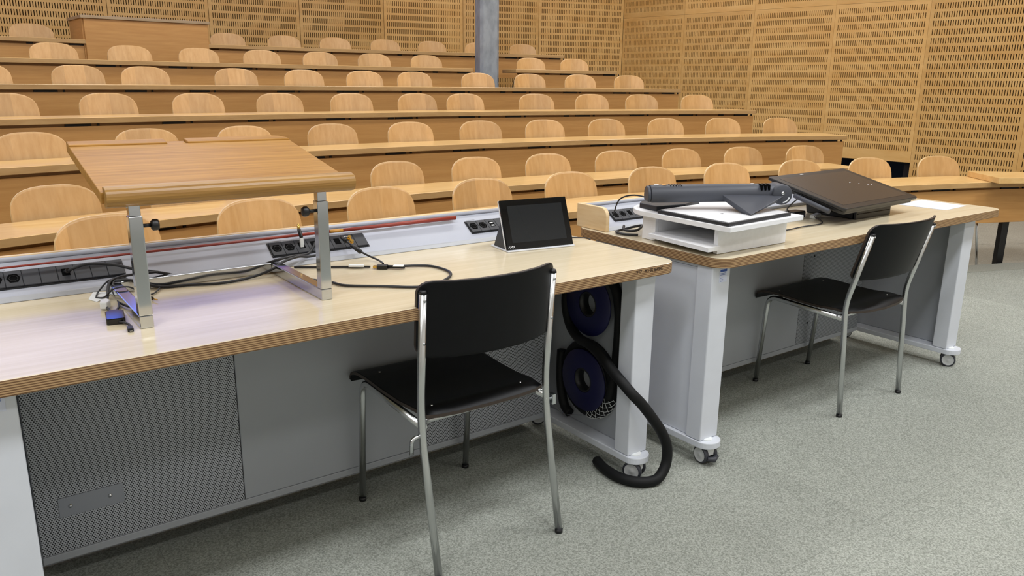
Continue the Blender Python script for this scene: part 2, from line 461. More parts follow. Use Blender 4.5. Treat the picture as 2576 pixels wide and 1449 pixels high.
for ix in range(-8, 9):
    for iy in range(-4, 4):
        x, y = .325+ix*T, -.61+iy*T
        cs = [(x, y), (x+T, y), (x+T, y+T), (x, y+T)]
        rs = [math.hypot(a-CC[0], b-CC[1]) for a, b in cs]
        if min(rs) >= RCLIP-.02: continue
        if max(rs) <= RCLIP:
            o = bpy.data.objects.new('carpet_tile', tile_me)
            COL.objects.link(o); o.location = (x, y, FZ); o.parent = floor
        else:
            poly = [(x, y), (x+T-.0006, y), (x+T-.0006, y+T-.0006), (x, y+T-.0006)]
            a = math.atan2(x+T/2-CC[0], y+T/2-CC[1]); nx, ny = math.sin(a), math.cos(a)
            d = lambda q: (q[0]-CC[0])*nx+(q[1]-CC[1])*ny-RCLIP
            out = []
            for k in range(4):
                p, q = poly[k], poly[(k+1) % 4]; dp, dq = d(p), d(q)
                if dp <= 0: out.append(p)
                if (dp < 0) != (dq < 0):
                    t = dp/(dp-dq); out.append((p[0]+(q[0]-p[0])*t, p[1]+(q[1]-p[1])*t))
            if len(out) >= 3:
                g = G(); g.prism(out, 'z', FZ-.011, FZ); part('carpet_tile', g, 'carpet', floor)
g = G(); g.arc(RCLIP-.012, ROWR[0]+.002, FZ-.03, FZ+.002, -.75, .75, 60, CC)
part('trim_1', g, 'carpet_edge', kind='structure')

# walls behind the camera's back and beside, ceiling
g = G(); g.box(-9.2, -9.0, -6, 10, -.3, CEIL); part('wall_left', g, 'plaster', kind='structure')
g = G(); g.box(-9.2, 9.2, -6.2, -6.0, -.3, CEIL); part('wall_front', g, 'plaster', kind='structure')
g = G(); g.box(-9.2, 9.2, -6.2, 11, CEIL, CEIL+.15); part('ceiling', g, 'ceil', kind='structure')

# acoustic panels with vertical slots
def slot_panel(wd, z0, z1, zs, sh, nslot, margin, sw, thick=.013):
    """panel in local x 0..wd, z; front at y=0 looking to -y; zs = bottoms of slot rows"""
    g = G(); pitch = (wd-2*margin)/(nslot-1)
    zs = [z for z in zs if z > z0+.02 and z+sh < z1-.02]
    zz = z0
    for z in zs:
        g.box(0, wd, 0, thick, zz, z); zz = z+sh
        edges = [0]
        for k in range(nslot): edges += [margin+k*pitch-sw/2, margin+k*pitch+sw/2]
        edges.append(wd)
        for k in range(0, len(edges), 2):
            a, b = edges[k], edges[k+1]
            v = [(a, 0, z), (b, 0, z), (b, 0, z+sh), (a, 0, z+sh), (a, thick, z), (b, thick, z), (b, thick, z+sh), (a, thick, z+sh)]
            g.add(v, [(0, 1, 2, 3), (4, 0, 3, 7), (1, 5, 6, 2), (5, 4, 7, 6)])
    g.box(0, wd, 0, thick, zz, z1)
    return g

# back wall: flat panels on a curve
wb = G(); wb.arc(WALLR+.06, WALLR+.2, -.3, 3.02, -.62, .42, 40, CC)
wall_back = part('wall_back', wb, 'panel_back', kind='structure'); ORG[wall_back] = Vector((0, 0, 0))
g = G(); g.arc(WALLR+.0, WALLR+.2, 4.25, CEIL, -.62, .42, 40, CC); g.arc(WALLR+.0, WALLR+.2, 3.02, 3.1, -.62, .42, 40, CC)
g.arc(WALLR, WALLR+.2, 3.1, 4.25, -.62, -.33, 8, CC); g.arc(WALLR, WALLR+.2, 3.1, 4.25, .06, .42, 8, CC)
part('wall_back_upper', g, 'panelwood', wall_back)
BP = .0952; BZ0 = 1.8140
rowsz = [BZ0+BP*k for k in range(-12, 13)]
ja = []
for (x, y) in ((0.639, 7.35), (1.633, 7.308), (2.641, 7.198), (3.650, 7.018), (4.657, 6.766), (5.801, 6.387)):
    X = -1.9766+1.2*(x+1.9766); Y = -1.7429+1.2*(y+1.7429)
    ja.append(math.atan2(X-CC[0], Y-CC[1]))
stp = .0661
ja = [ja[0]-stp*k for k in range(6, 0, -1)]+ja
meshes = {}
for k in range(len(ja)-1):
    a, b = pol(WALLR, ja[k]), pol(WALLR, ja[k+1]); wd = (b-a).length-.006
    key = round(wd, 2)
    last = k == len(ja)-2
    if key not in meshes:
        ns = 40 if wd < 1.3 else 48
        meshes[key] = to_mesh(slot_panel(wd, .1, 3.0, rowsz, .064, ns, .05, .0098), 'panel', 'panelwood')
    o = bpy.data.objects.new('panel', meshes[key]); COL.objects.link(o)
    o.location = a; o.rotation_euler = (0, 0, math.atan2(b.y-a.y, b.x-a.x)); o.parent = wall_back

# clerestory window high in the back wall (above the picture)
wn = G()
for a in (-.33, -.2, -.07, .055): wn.arc(WALLR+.02, WALLR+.1, 3.1, 4.25, a, a+.005, 1, CC)
wn.arc(WALLR+.02, WALLR+.1, 3.1, 3.14, -.33, .06, 12, CC); wn.arc(WALLR+.02, WALLR+.1, 4.21, 4.25, -.33, .06, 12, CC)
win = part('window_1', wn, 'greymetal', kind='structure'); ORG[win] = Vector((0, 0, 0))
for k, (a0, a1) in enumerate(((-.325, -.2), (-.195, -.07), (-.065, .055))):
    am = (a0+a1)/2; c = pol(WALLR+.05, am, 3.675)
    gp = G(); gp.arc(WALLR+.07, WALLR+.075, 3.14, 4.21, a0, a1, 4, CC)
    part('pane', gp, emit('daylit_pane', '7f98ff', .6), win)
    area_lamp('daylight', c, (a1-a0)*WALLR*.96, 1.05, WINDOW_W, WINDOW_COL, (PI/2-.12, 0, -am+0), win)

# right wall, straight, running back to the corner
RC = Vector((7.357, 8.013, 0)); RD = Vector((-.181, 1.414, 0)).normalized()
PW = 1.172
g = G()
wr = G()
nrm = Vector((RD.y, -RD.x, 0))                     # outward (to +x)
def rwp(s, d=0, z=0): return RC+RD*s+nrm*d+Vector((0, 0, z))
def rbox(g, s0, s1, d0, d1, z0, z1):
    v = [rwp(s, d, z) for z in (z0, z1) for (s, d) in ((s0, d0), (s1, d0), (s1, d1), (s0, d1))]
    g.add(v, [(0, 3, 2, 1), (4, 5, 6, 7), (0, 1, 5, 4), (1, 2, 6, 5), (2, 3, 7, 6), (3, 0, 4, 7)])
rbox(wr, -15, .5, .06, .2, .42, CEIL)
rbox(wr, -3*PW, .5, .06, .2, -.3, .42); rbox(wr, -15, -4*PW+.09, .06, .2, -.3, .42)
wall_right = part('wall_right', wr, 'panel_back', kind='structure'); ORG[wall_right] = Vector((0, 0, 0))
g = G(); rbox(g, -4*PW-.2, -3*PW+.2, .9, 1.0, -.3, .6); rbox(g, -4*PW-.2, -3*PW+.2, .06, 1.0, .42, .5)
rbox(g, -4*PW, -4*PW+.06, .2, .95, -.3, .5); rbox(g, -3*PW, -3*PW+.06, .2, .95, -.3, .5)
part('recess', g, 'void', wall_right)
RPZ = .0990; RZ0 = 2.2331
rz = [RZ0+RPZ*k for k in range(-22, 12)]
seam = 2.352
for k in range(0, 11):
    s1 = -PW*k; s0 = s1-PW
    a = rwp(s0); b = rwp(s1)
    z0 = -.08
    if k == 3: z0 = .41
    if k == 4: z0 = -.05
    ang = math.atan2(a.y-b.y, a.x-b.x)
    for nm, za, zb in (('lo', z0, seam), ('hi', seam+.0022, 4.2)):
        key = (nm, za)
        if key not in meshes:
            zs = [z for z in rz if not (k == 3 and z < .5)]
            meshes[key] = to_mesh(slot_panel(PW-.0022, za, zb, zs, .066, 40, .05, .0098), 'panel', 'panelwood')
        o = bpy.data.objects.new('panel', meshes[key]); COL.objects.link(o)
        o.location = (b.x, b.y, 0); o.rotation_euler = (0, 0, ang); o.parent = wall_right
g = G(); rbox(g, -15, .5, .0, .06, 4.2, CEIL); part('wall_upper', g, 'plaster', wall_right)

# concrete column in the gap of the sixth row
cp = pol(15.84, .179); cg = G()
h = .125; ch = .035
poly = [(-h, -h+ch), (-h+ch, -h), (h-ch, -h), (h, -h+ch), (h, h-ch), (h-ch, h), (-h+ch, h), (-h, h-ch)]
ca = math.radians(-14); poly = [(cp.x+x*math.cos(ca)-y*math.sin(ca), cp.y+x*math.sin(ca)+y*math.cos(ca)) for x, y in poly]
cg.prism(poly, 'z', FLR[4], CEIL)
o = single('column', cg, 'concrete', 'grey concrete column rising through the gap in the sixth desk row', 'column', bevel=.006)

# ceiling lamps
def ceiling_lamp(x, y, lab, dim):
    r = thing('ceiling_lamp', (x, y, CEIL-.09), lab, 'ceiling lamp', 'ceiling lamps')
    g = G(); g.box(x-.78, x+.78, y-.32, y+.32, CEIL-.06, CEIL); part('housing', g, 'white', r, .01)
    g = G(); g.box(x-.75, x+.75, y-.29, y+.29, CEIL-.075, CEIL-.061); part('diffuser', g, emit('lit_diffuser', 'fff1dc', 2.0), r)
    area_lamp('lamp', (0, 0, 0), 1.5, .58, LAMP_W*dim, LAMP_COL, (0, 0, 0), r)
names = ['left', 'centre left', 'centre', 'centre right', 'right']
for iy, (y, yn, dim) in enumerate(((-4.2, 'behind the lecturer', .4), (-1.5, 'over the lecture desks', 1.2), (2.6, 'over the front rows', .5), (5.6, 'over the rear rows', .6))):
    for ix, x in enumerate((-6.0, -3.2, -.4, 2.4, 5.2)):
        ceiling_lamp(x, y, 'long ceiling lamp %s, %s of its line' % (yn, names[ix]), dim*(.7, .78, .95, 1.12, 1.3)[ix])

# ------------------------------------------------------------------ tiered desks
ORD = ['first', 'second', 'third', 'fourth', 'fifth', 'sixth', 'seventh', 'eighth', 'ninth', 'tenth', 'eleventh', 'twelfth']
GAP_SHADE = None
def tier_desk(i, a0, a1, label, seats):
    global GAP_SHADE
    r, z = ROWR[i], ROWZ[i]
    am = (a0+a1)/2; base = pol(r+.2, am, FLR[i])
    root = thing('lecture_hall_desk', base, label, 'desk', 'curved desk rows of the hall')
    n = max(4, int((a1-a0)*60))
    g = G(); g.arc(r, r+.42, z-.042, z, a0, a1, n, CC)
    wt = part('worktop', g, ['maple_top', 'maple_edge'], root, .0025, seg=1, angle=30)
    for p in wt.data.polygons:
        p.material_index = 0 if p.normal.z > .7 else 1
    g = G(); g.arc(r+.035, r+.053, z-.326, z-.062, a0+.0008, a1-.0008, n, CC)
    part('front_panel', g, 'maple', root, .0015, seg=1, angle=30)
    g = G(); g.arc(r+.070, r+.085, z-.11, z-.0425, a0+.008, a1-.008, n, CC)
    part('apron', g, 'maple', root)
    # posts and foot rails under the worktop
    k = max(2, int((a1-a0)*r/1.7))
    for j in range(k+1):
        a = a0+.03+(a1-a0-.06)*j/k
        g = G(); g.box(-.03, .03, .09, .13, FLR[i]-z, -.042); g.box(-.03, .03, .06, .36, -.068, -.042); g.box(-.035, .035, .06, .36, FLR[i]-z, FLR[i]-z+.03)
        g.xf(Matrix.Translation(pol(r, a, z)) @ Matrix.Rotation(-a, 4, 'Z'))
        part('leg', g, 'black', root)
    if i == 0:
        a = .3789
        g = G(); g.box(-.032, .032, .09, .13, FLR[i]-z, -.042); g.box(-.03, .03, .06, .36, -.068, -.042)
        g.xf(Matrix.Translation(pol(r, a, z)) @ Matrix.Rotation(-a, 4, 'Z'))
        part('leg', g, 'black', root)
    for a in seats:
        if not (a0 < a < a1): continue
        if GAP_SHADE is None:
            g = G(); g.box(-.085, .085, .056, .068, -.0635, -.0425); g.box(.125, .14, .056, .066, -.0635, -.0425)  # thin black slips stand in for the shade seen through the gap
            GAP_SHADE = to_mesh(g, 'gap_shade', 'black')
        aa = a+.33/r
        o = bpy.data.objects.new('gap_shade', GAP_SHADE); COL.objects.link(o); o.parent = root
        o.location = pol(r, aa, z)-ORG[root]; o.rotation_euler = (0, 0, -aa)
    return root

SEATS = [[-0.2261, -0.1636, -0.1006, -0.0382, 0.024, 0.0875, 0.1502, 0.2149, 0.2786, 0.3423],
 [-0.2115, -0.1544, -0.0972, -0.0355, 0.0193, 0.0737, 0.129, 0.1854, 0.241, 0.298],
 [-0.193, -0.1395, -0.0869, -0.0332, 0.0202, 0.0727, 0.1243, 0.1766, 0.2293, 0.2817, 0.335],
 [-0.1808, -0.1317, -0.0827, -0.0327, 0.0158, 0.0642, 0.1018, 0.161, 0.2094, 0.2544, 0.3058],
 [-0.1719, -0.1249, -0.0881, -0.0331, 0.0126, 0.0566, 0.0953, 0.1472, 0.1918, 0.237, 0.2819],
 [-0.119, -0.0766, -0.0341, 0.0081, 0.0499, 0.0913, 0.1335, 0.2242, 0.2639],
 [-0.1149, 0.005, 0.0454, 0.0841, 0.1241, 0.1634, 0.2041, 0.244]]
tier_desk(0, -.36, .47, 'curved maple desk of the front row, nearest the lecture desks', SEATS[0])
tier_desk(1, -.33, 0.3182, 'curved maple desk of the second row from the front', SEATS[1])
tier_desk(2, -.30, .3737, 'curved maple desk of the third row from the front', SEATS[2])
tier_desk(3, -.28, .3416, 'curved maple desk of the fourth row from the front', SEATS[3])
tier_desk(4, -.26, .3144, 'curved maple desk of the fifth row, in front of the concrete column', SEATS[4])
tier_desk(5, -.24, .1605, 'sixth row maple desk ending just left of the concrete column', SEATS[5])
tier_desk(5, .1978, .2902, 'short sixth row maple desk right of the concrete column', SEATS[5])
tier_desk(6, -.22, -.0918, 'topmost row maple desk left of the wooden control booth', SEATS[6])
tier_desk(6, -.0162, .2710, 'topmost row maple desk right of the wooden control booth', SEATS[6])

# wooden chair of the hall
def chair_proto():
    root = thing('plywood_chair', (0, 0, 0), '', 'chair', 'maple plywood chairs of the hall')
    W, ZT, ZB, TH = .412, .884, .47, .011
    ss = [-math.cos(PI*k/14) for k in range(15)]
    nt_ = 9
    g = G(); vv = []
    def P(s, t, d):
        drop = .118*(1-max(0, 1-abs(s)**2.9)**(1/2.4))
        top = ZT-drop; zz = ZB+(top-ZB)*t
        wd = W/2*(1+.05*(ZT-zz)/.4)
        y = -(ZT-zz)*.20-.03*(1-s*s)*0+.022*s*s*-1
        if zz < .54: y -= (.54-zz)**2*4
        return (s*wd, y+d, zz)
    for d in (0, TH):
        for s in ss:
            for k in range(nt_+1): vv.append(P(s, 1-(1-k/nt_)**1.6, d))
    m = nt_+1; L = len(ss)*m; fs = []
    for i in range(len(ss)-1):
        for k in range(nt_):
            a = i*m+k
            fs.append((a, a+m, a+m+1, a+1)); fs.append((L+a, L+a+1, L+a+m+1, L+a+m))
    g.add(vv, fs, True)
    rim = [i*m for i in range(len(ss))]
    loop = [k for k in range(0, m)]+[i*m+nt_ for i in range(1, len(ss))]+[(len(ss)-1)*m+k for k in range(nt_-1, -1, -1)]+[i*m for i in range(len(ss)-2, 0, -1)]
    g.cur = 1
    for a, b in zip(loop, loop[1:]+loop[:1]): g.f.append([a, b, L+b, L+a]); g.m.append(1); g.s.append(False)
    part('backrest', g, ['chair', 'chair_edge'], root)
    g = G(); vv = []; fs = []
    prof = [(-.085, .478), (-.105, .455), (-.14, .443), (-.21, .440), (-.29, .447), (-.35, .452), (-.385, .440), (-.398, .42)]
    for d in (0, -.011):
        for (y, z) in prof:
            for s in (-1, -.8, -.4, 0, .4, .8, 1):
                vv.append((s*.215*(1 if y > -.37 else .94), y, z+d-.006*(1-s*s)))
    L = len(prof)*7
    for i in range(len(prof)-1):
        for k in range(6):
            a = i*7+k; fs.append((a, a+1, a+8, a+7)); fs.append((L+a, L+a+7, L+a+8, L+a+1))
    g.add(vv, fs, True)
    loop = list(range(7))+[i*7+6 for i in range(1, len(prof))]+[(len(prof)-1)*7+k for k in range(5, -1, -1)]+[i*7 for i in range(len(prof)-2, 0, -1)]
    for a, b in zip(loop, loop[1:]+loop[:1]): g.f.append([a, b, L+b, L+a]); g.m.append(1); g.s.append(False)
    part('seat', g, ['chair', 'chair_edge'], root)
    for sx in (-1, 1):
        g = G(); g.tube([(sx*.19, -.375, 0), (sx*.165, -.33, .40), (sx*.16, -.30, .427)], .009, 8); part('leg', g, 'chrome', root)
        g = G(); g.tube([(sx*.20, .06, 0), (sx*.165, -.14, .40), (sx*.16, -.18, .427)], .009, 8); part('leg', g, 'chrome', root)
    g = G(); g.tube([(-.16, -.30, .427), (.16, -.30, .427)], .008, 6); g.tube([(-.16, -.18, .427), (.16, -.18, .427)], .008, 6)
    g.tube([(-.16, -.30, .427), (-.16, -.18, .427)], .008, 6); g.tube([(.16, -.30, .427), (.16, -.18, .427)], .008, 6)
    part('seat_frame', g, 'chrome', root)
    return root
proto = chair_proto(); first = True
OFF = .486
ROWN = ['front row', 'second row', 'third row', 'fourth row', 'fifth row', 'sixth row', 'topmost row']
for i, row in enumerate(SEATS):
    for k, a in enumerate(row):
        c = proto if first else copy_tree(proto); first = False
        c.location = pol(ROWR[i]+OFF, a, FLR[i] if i != 1 else FLR[1]+.014)
        c.rotation_euler = (0, 0, -a+random.uniform(-.03, .03))
        if i == 6 and k == 0: lab = 'maple plywood chair in the topmost row, the only one left of the control booth'
        elif i == 6: lab = 'maple plywood chair in the topmost row, %s to the right of the control booth' % ORD[k-1]
        elif i == 5 and k >= 7: lab = 'maple plywood chair in the sixth row right of the concrete column, %s of two' % ORD[k-7]
        elif i == 1 and k in (1, 2): lab = 'maple plywood chair in the second row behind the lectern board, %s one of two' % ('left' if k == 1 else 'right')
        elif i == 1 and k > 2: lab = 'maple plywood chair in the second row of the hall, %s counted from the right' % ORD[9-k]
        else: lab = 'maple plywood chair in the %s of the hall, %s counted from the left' % (ROWN[i], ORD[k])
        c['label'] = lab

# control booth standing in the topmost row
a0, a1 = -.0917, -.0160
pA, pB = pol(ROWR[6]-.0, a0), pol(ROWR[6]-.0, a1)
mid = (pA+pB)/2; ang = math.atan2(pB.y-pA.y, pB.x-pA.x); wd = (pB-pA).length
root = thing('control_booth', (mid.x, mid.y, FLR[6]), 'tall maple control booth with grey-brown top standing in the topmost row', 'booth')
mx = Matrix.Translation((mid.x, mid.y, 0)) @ Matrix.Rotation(ang, 4, 'Z')
g = G(); g.box(-wd/2, wd/2, 0, .03, FLR[6], 1.925); g.xf(mx); part('front_panel', g, 'maple', root, .002)
for s in (-1, 1):
    g = G(); g.box(s*wd/2-.015, s*wd/2+.015, .031, .62, FLR[6], 1.925); g.xf(mx); part('side_panel', g, 'maple', root, .002)
g = G(); g.box(-wd/2-.03, wd/2+.02, -.02, .65, 1.926, 1.956); g.xf(mx); part('top', g, 'greywood', root, .003)

# flat maple board lying on the right end of the front row desk
g = G(); e1 = Vector((math.cos(-.5), math.sin(-.5), 0)); e2 = Vector((math.cos(.86), math.sin(.86), 0)); A = Vector((4.51, .90, ROWZ[0]+.001))
q = [A, A+e1*.55, A+e1*.55+e2*.36, A+e2*.50]
g.prism([(p.x, p.y) for p in q], 'z', A.z, A.z+.046)
single('wooden_box', g, 'maple_top', 'low flat maple box lying on the right end of the front row desk', 'box', bevel=.004)

# ------------------------------------------------------------------ lecture desks
def rrect(x0, x1, y0, y1, r, n=6):
    out = []
    for (cx, cy, a) in ((x1-r, y1-r, 0), (x0+r, y1-r, PI/2), (x0+r, y0+r, PI), (x1-r, y0+r, 1.5*PI)):
        for k in range(n+1):
            t = a+PI/2*k/n; out.append((cx+r*math.cos(t), cy+r*math.sin(t)))
    return out

def caster(root, x, y, ang, brake=False):
    """twin wheel castor; wheel axis along local x"""
    m = Matrix.Translation((x, y, FZ)) @ Matrix.Rotation(ang, 4, 'Z')
    o = thing_part = None
    g = G(); g.box(-.012, .012, -.02, .02, .045, .088); g.box(-.016, .016, -.028, .012, .035, .062)
    g.cyl((0, 0, .086), (0, 0, .096), .022, 12)
    g.xf(m); c = part('caster', g, 'clear', root, .002)
    for s in (-1, 1):
        g = G(); g.lathe([(0, s*.013), (.030, s*.013), (.0345, s*.016), (.0345, s*.027), (.030, s*.031), (.027, s*.031)], (0, 0, .0345), 'x', 22)
        g.cur = 1; g.lathe([(.027, s*.031), (.024, s*.0295), (.008, s*.0295), (.006, s*.031), (0, s*.031)], (0, 0, .0345), 'x', 22)
        g.xf(m); part('wheel', g, ['casterdark', 'wheel'], c)
    if brake:
        g = G(); g.tube([(-.024, -.035, .03), (0, -.046, .026), (.024, -.035, .03)], [.008, .011, .008], 8); g.xf(m); part('brake_pedal', g, 'casterdark', c)
    return c

def module(root, strip, u, mtx, kind, wd=.0415, ht=.060):
    g = G(); g.box(u+.0004, u+wd-.0004, -ht/2, ht/2, .002, .0075)
    m = part('socket_module', g.xf(mtx), 'socket', strip, .0012, seg=1)
    c = u+wd/2
    if kind == 'S':
        g = G(); hexa = [(c-.0165, 0), (c-.0095, .0155), (c+.0095, .0155), (c+.0165, 0), (c+.0095, -.0155), (c-.0095, -.0155)]
        g.prism(hexa, 'z', .0073, .0079); part('recess', g.xf(mtx), 'hole', m)
        g = G(); g.lathe([(.0105, .0079), (.0105, .0081), (.0098, .0081), (.0098, .0079)], (c, 0, 0), 'z', 14); part('contact_ring', g.xf(mtx), 'black', m)
    elif kind in 'HU':
        g = G(); g.box(c-.010, c+.010, -.012, .015, .0073, .0079); part('recess', g.xf(mtx), 'hole', m)
        if kind == 'U':
            for s in (-1, 1):
                g = G(); g.box(c-.007, c+.007, s*.007-.003, s*.007+.003, .0079, .0084); part('port', g.xf(mtx), 'clear', m)
    elif kind == 'R':
        for s in (-.012, .008):
            g = G(); g.cyl((c+.004, s, .0075), (c+.004, s, .018), .0062, 14); g.cyl((c+.004, s, .0075), (c+.004, s, .0095), .009, 6); part('rca_socket', g.xf(mtx), 'gold', m)
        for dx in (-.014, -.004):
            g = G(); g.box(c+dx, c+dx+.008, .018, .021, .0075, .0079); part('print', g.xf(mtx), 'inkwhite', m)
    return m

def socket_strip(root, x0, kinds, yc_, zc_, tilt):
    """strip of modules on the sloping rail face; local x along the desk, y up the slope"""
    mtx = frame((x0, yc_, zc_), (1, 0, 0), (0, math.cos(tilt), math.sin(tilt)))
    n = len(kinds)*.0415
    g = G(); g.box(-.003, n+.003, -.0335, .0335, -.002, .0035); st = part('socket_strip', g.xf(mtx), 'black', root, .001, seg=1)
    for k, kd in enumerate(kinds): module(root, st, k*.0415, mtx, kd)
    g = G()
    for k in range(5): g.box(.012+k*.0075, .018+k*.0075, .040, .0425, -.0003, .0004)
    part('print', g.xf(mtx), 'raillip', st)
    return st, mtx

def lecture_desk(label, x0, x1, y0, y1, legs, panels, strips, cap_left, rail_y):
    root = thing('lecture_desk', ((x0+x1)/2, (y0+y1)/2, FZ), label, 'desk', 'lecture desks')
    # worktop of thick birch plywood
    g = G(); g.prism(rrect(x0, x1, y0, y1, .065), 'z', .714, .75)
    wt = part('worktop', g, ['birch', 'ply'], root, .003)
    for p in wt.data.polygons: p.material_index = 0 if abs(p.normal.z) > .8 else 1
    # cable rail along the back
    ry = rail_y; xa = x0+.02 if cap_left else x0+.01; xb = 1.74 if x1 > 1 else x1-.12
    tilt = math.atan2(.085, .130)
    g = G(); g.prism([(ry, .751), (ry+.012, .757), (ry+.128, .833), (ry+.128, .751)], 'x', xa+.018, xb-.018)
    part('rail_face', g, 'railwhite', root, .002)
    g = G(); g.prism([(ry-.012, .7505), (ry-.004, .762), (ry+.003, .764), (ry+.011, .757), (ry+.0, .7505)], 'x', xa+.018, xb-.018)
    part('rail_lip', g, 'raillip', root, .002)
    g = G(); g.tube([(xa+.018, ry+.128, .838), (xb-.018, ry+.128, .838)], .007, 10); part('rail_profile', g, 'railwhite', root)
    g = G(); g.box(xa+.018, xb-.018, ry+.137, ry+.155, .751, .846); part('rail_back', g, 'birch_cap', root, .003)
    capp = [(ry-.022, .751)]+[(ry+.014-.036*math.cos(t), .81+.036*math.sin(t)) for t in [PI/2*k/6 for k in range(7)]]+[(ry+.156, .846), (ry+.156, .751)]
    for xx in ((xa, xa+.018), (xb-.018, xb)):
        g = G(); g.prism(capp, 'x', xx[0], xx[1]); part('rail_end_cap', g, 'birch_cap', root, .002)
    for (sx, kinds) in strips:
        c = Vector((sx, ry+.066, .792)); n = Vector((0, -math.sin(tilt), math.cos(tilt)))
        c = Vector((sx, ry+.066, .757+(.066-.012)*.0655*10)) + n*.0005
        socket_strip(root, sx, kinds, c.y, c.z, tilt)
    # end frames
    for (la, lb, side) in legs:
        yf = y0+.045
        g = G(); g.box(la, lb, yf, yf+.07, .062, .714); part('leg', g, 'greymetal', root, .004)
        if side == 'R': sp = (lb-.034, lb-.012)
        else: sp = (la+.012, la+.034)
        g = G(); g.box(sp[0], sp[1], yf+.071, y0+.60, .062, .700); part('side_panel', g, 'greymetal' if side == 'L' else 'greypanel', root, .002)  # right panels: weak light on the inner face put in as darker grey
        g = G(); g.box(la+.01, lb-.01, y0+.601, y0+.66, .062, .714); part('leg', g, 'greymetal', root, .004)
        cx = (la+lb)/2; rr = (lb-la)/2+.003
        pl = [(cx+rr*math.cos(t), y0+.05+rr*.9*math.sin(t)) for t in [PI+PI*k/14 for k in range(15)]]
        pl += [(cx+rr*math.cos(t), y0+.66+rr*.6*math.sin(t)) for t in [PI*k/10 for k in range(11)]]
        g = G(); g.prism(pl, 'z', .036, .061); part('base_plate', g, 'greymetal', root, .003)
        # undercarriage beam
        caster(root, cx-.005, y0+.05, .45 if side == 'R' else -.1, side == 'L')
        caster(root, cx, y0+.62, 1.2)
        g = G(); g.box(la+.005, lb-.005, y0+.1, y0+.64, .703, .7135); part('rail_bracket', g, 'greymetal', root)
    for (pa, pb, mat, zb) in panels:
        yp = y0+.485
        g = G(); g.box(pa+.0012, pb-.0012, yp, yp+.02, zb, .70); part('modesty_panel', g, mat, root, .0015, seg=1)
    pa = min(q[0] for q in panels); pb = max(q[1] for q in panels)
    g = G(); g.box(pa, pb, y0+.482, y0+.508, .058, .0795); part('bottom_rail', g, 'greypanel', root, .002)
    g = G(); g.box(pa, pb, y0+.62, y0+.64, -.022, .70); part('rear_panel', g, 'greypanel', root)  # unseen panel, drawn down close to the floor to stop light leaking under
    return root

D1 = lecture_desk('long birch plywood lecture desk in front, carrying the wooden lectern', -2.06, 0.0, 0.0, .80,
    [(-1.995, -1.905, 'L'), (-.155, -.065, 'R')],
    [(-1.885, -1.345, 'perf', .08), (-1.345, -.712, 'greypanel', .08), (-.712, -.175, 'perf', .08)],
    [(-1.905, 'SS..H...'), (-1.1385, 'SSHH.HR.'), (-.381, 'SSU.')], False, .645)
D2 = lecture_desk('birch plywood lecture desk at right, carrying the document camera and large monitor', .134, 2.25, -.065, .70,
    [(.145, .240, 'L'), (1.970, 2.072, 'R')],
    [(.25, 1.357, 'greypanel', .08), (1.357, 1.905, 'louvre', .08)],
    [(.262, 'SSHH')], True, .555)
# small fixing plate with two screws on the left perforated panel
g = G(); g.prism([(-1.832, .183), (-1.673, .183), (-1.673, .239), (-1.832, .239)], 'y', .482, .4845); pl = part('fixing_plate', g, plain('blanking_plate', '8d9199', .5), D1)
for x in (-1.805, -1.708):
    g = G(); g.lathe([(0, -.004), (.004, -.003), (.006, 0)], (x, .482, .211), 'y', 12); part('screw', g, 'chrome', pl)
for (x, z) in ((1.44, .52), (1.44, .18), (1.86, .18)):
    g = G(); g.lathe([(0, -.004), (.004, -.003), (.006, 0)], (x, .42, z), 'y', 10); part('screw', g, 'black', D2)
# stickers on the front legs
def sticker(root, x0, x1, z0, z1, y):
    g = G(); g.box(x0, x1, y-.0008, y-.0002, z0, z1); s = part('sticker', g, 'paper', root)
    h = z1-z0
    g = G(); g.box(x0+.003, x1-.002, y-.0012, y-.0008, z1-.22*h, z1-.04*h); part('print_band', g, 'blue', s)
    g = G()
    for k, f in enumerate((.32, .42, .66, .78, .90)): g.box(x0+.004, x0+(x1-x0)*(.85 if k < 2 else .5), y-.0011, y-.0008, z1-(f+.03)*h, z1-f*h)
    part('print_lines', g, 'blue', s)
sticker(D2, .182, .222, .655, .703, -.020)
sticker(D1, -1.968, -1.925, .672, .712, .045)
# stamped lettering on the front edge
text_part('lettering', 'Y17 - M - 05 BASIC', .0150, 'ink', D1, frame((-.205, -.0006, .7335), (1, 0, 0), (0, 0, 1)), .0003, label='dark stamped lettering on the plywood edge')

# ------------------------------------------------------------------ black chairs
def smooth_path(pts, n=5, r=.03):
    """polyline with rounded corners"""
    pts = [Vector(p) for p in pts]; out = [pts[0]]
    for i in range(1, len(pts)-1):
        a, b, c = pts[i-1], pts[i], pts[i+1]
        d1 = min(r, (a-b).length*.45); d2 = min(r, (c-b).length*.45)
        p, q = b+(a-b).normalized()*d1, b+(c-b).normalized()*d2
        for k in range(n+1):
            t = k/n; out.append(p*(1-t)**2+b*2*t*(1-t)+q*t*t)
    out.append(pts[-1]); return out

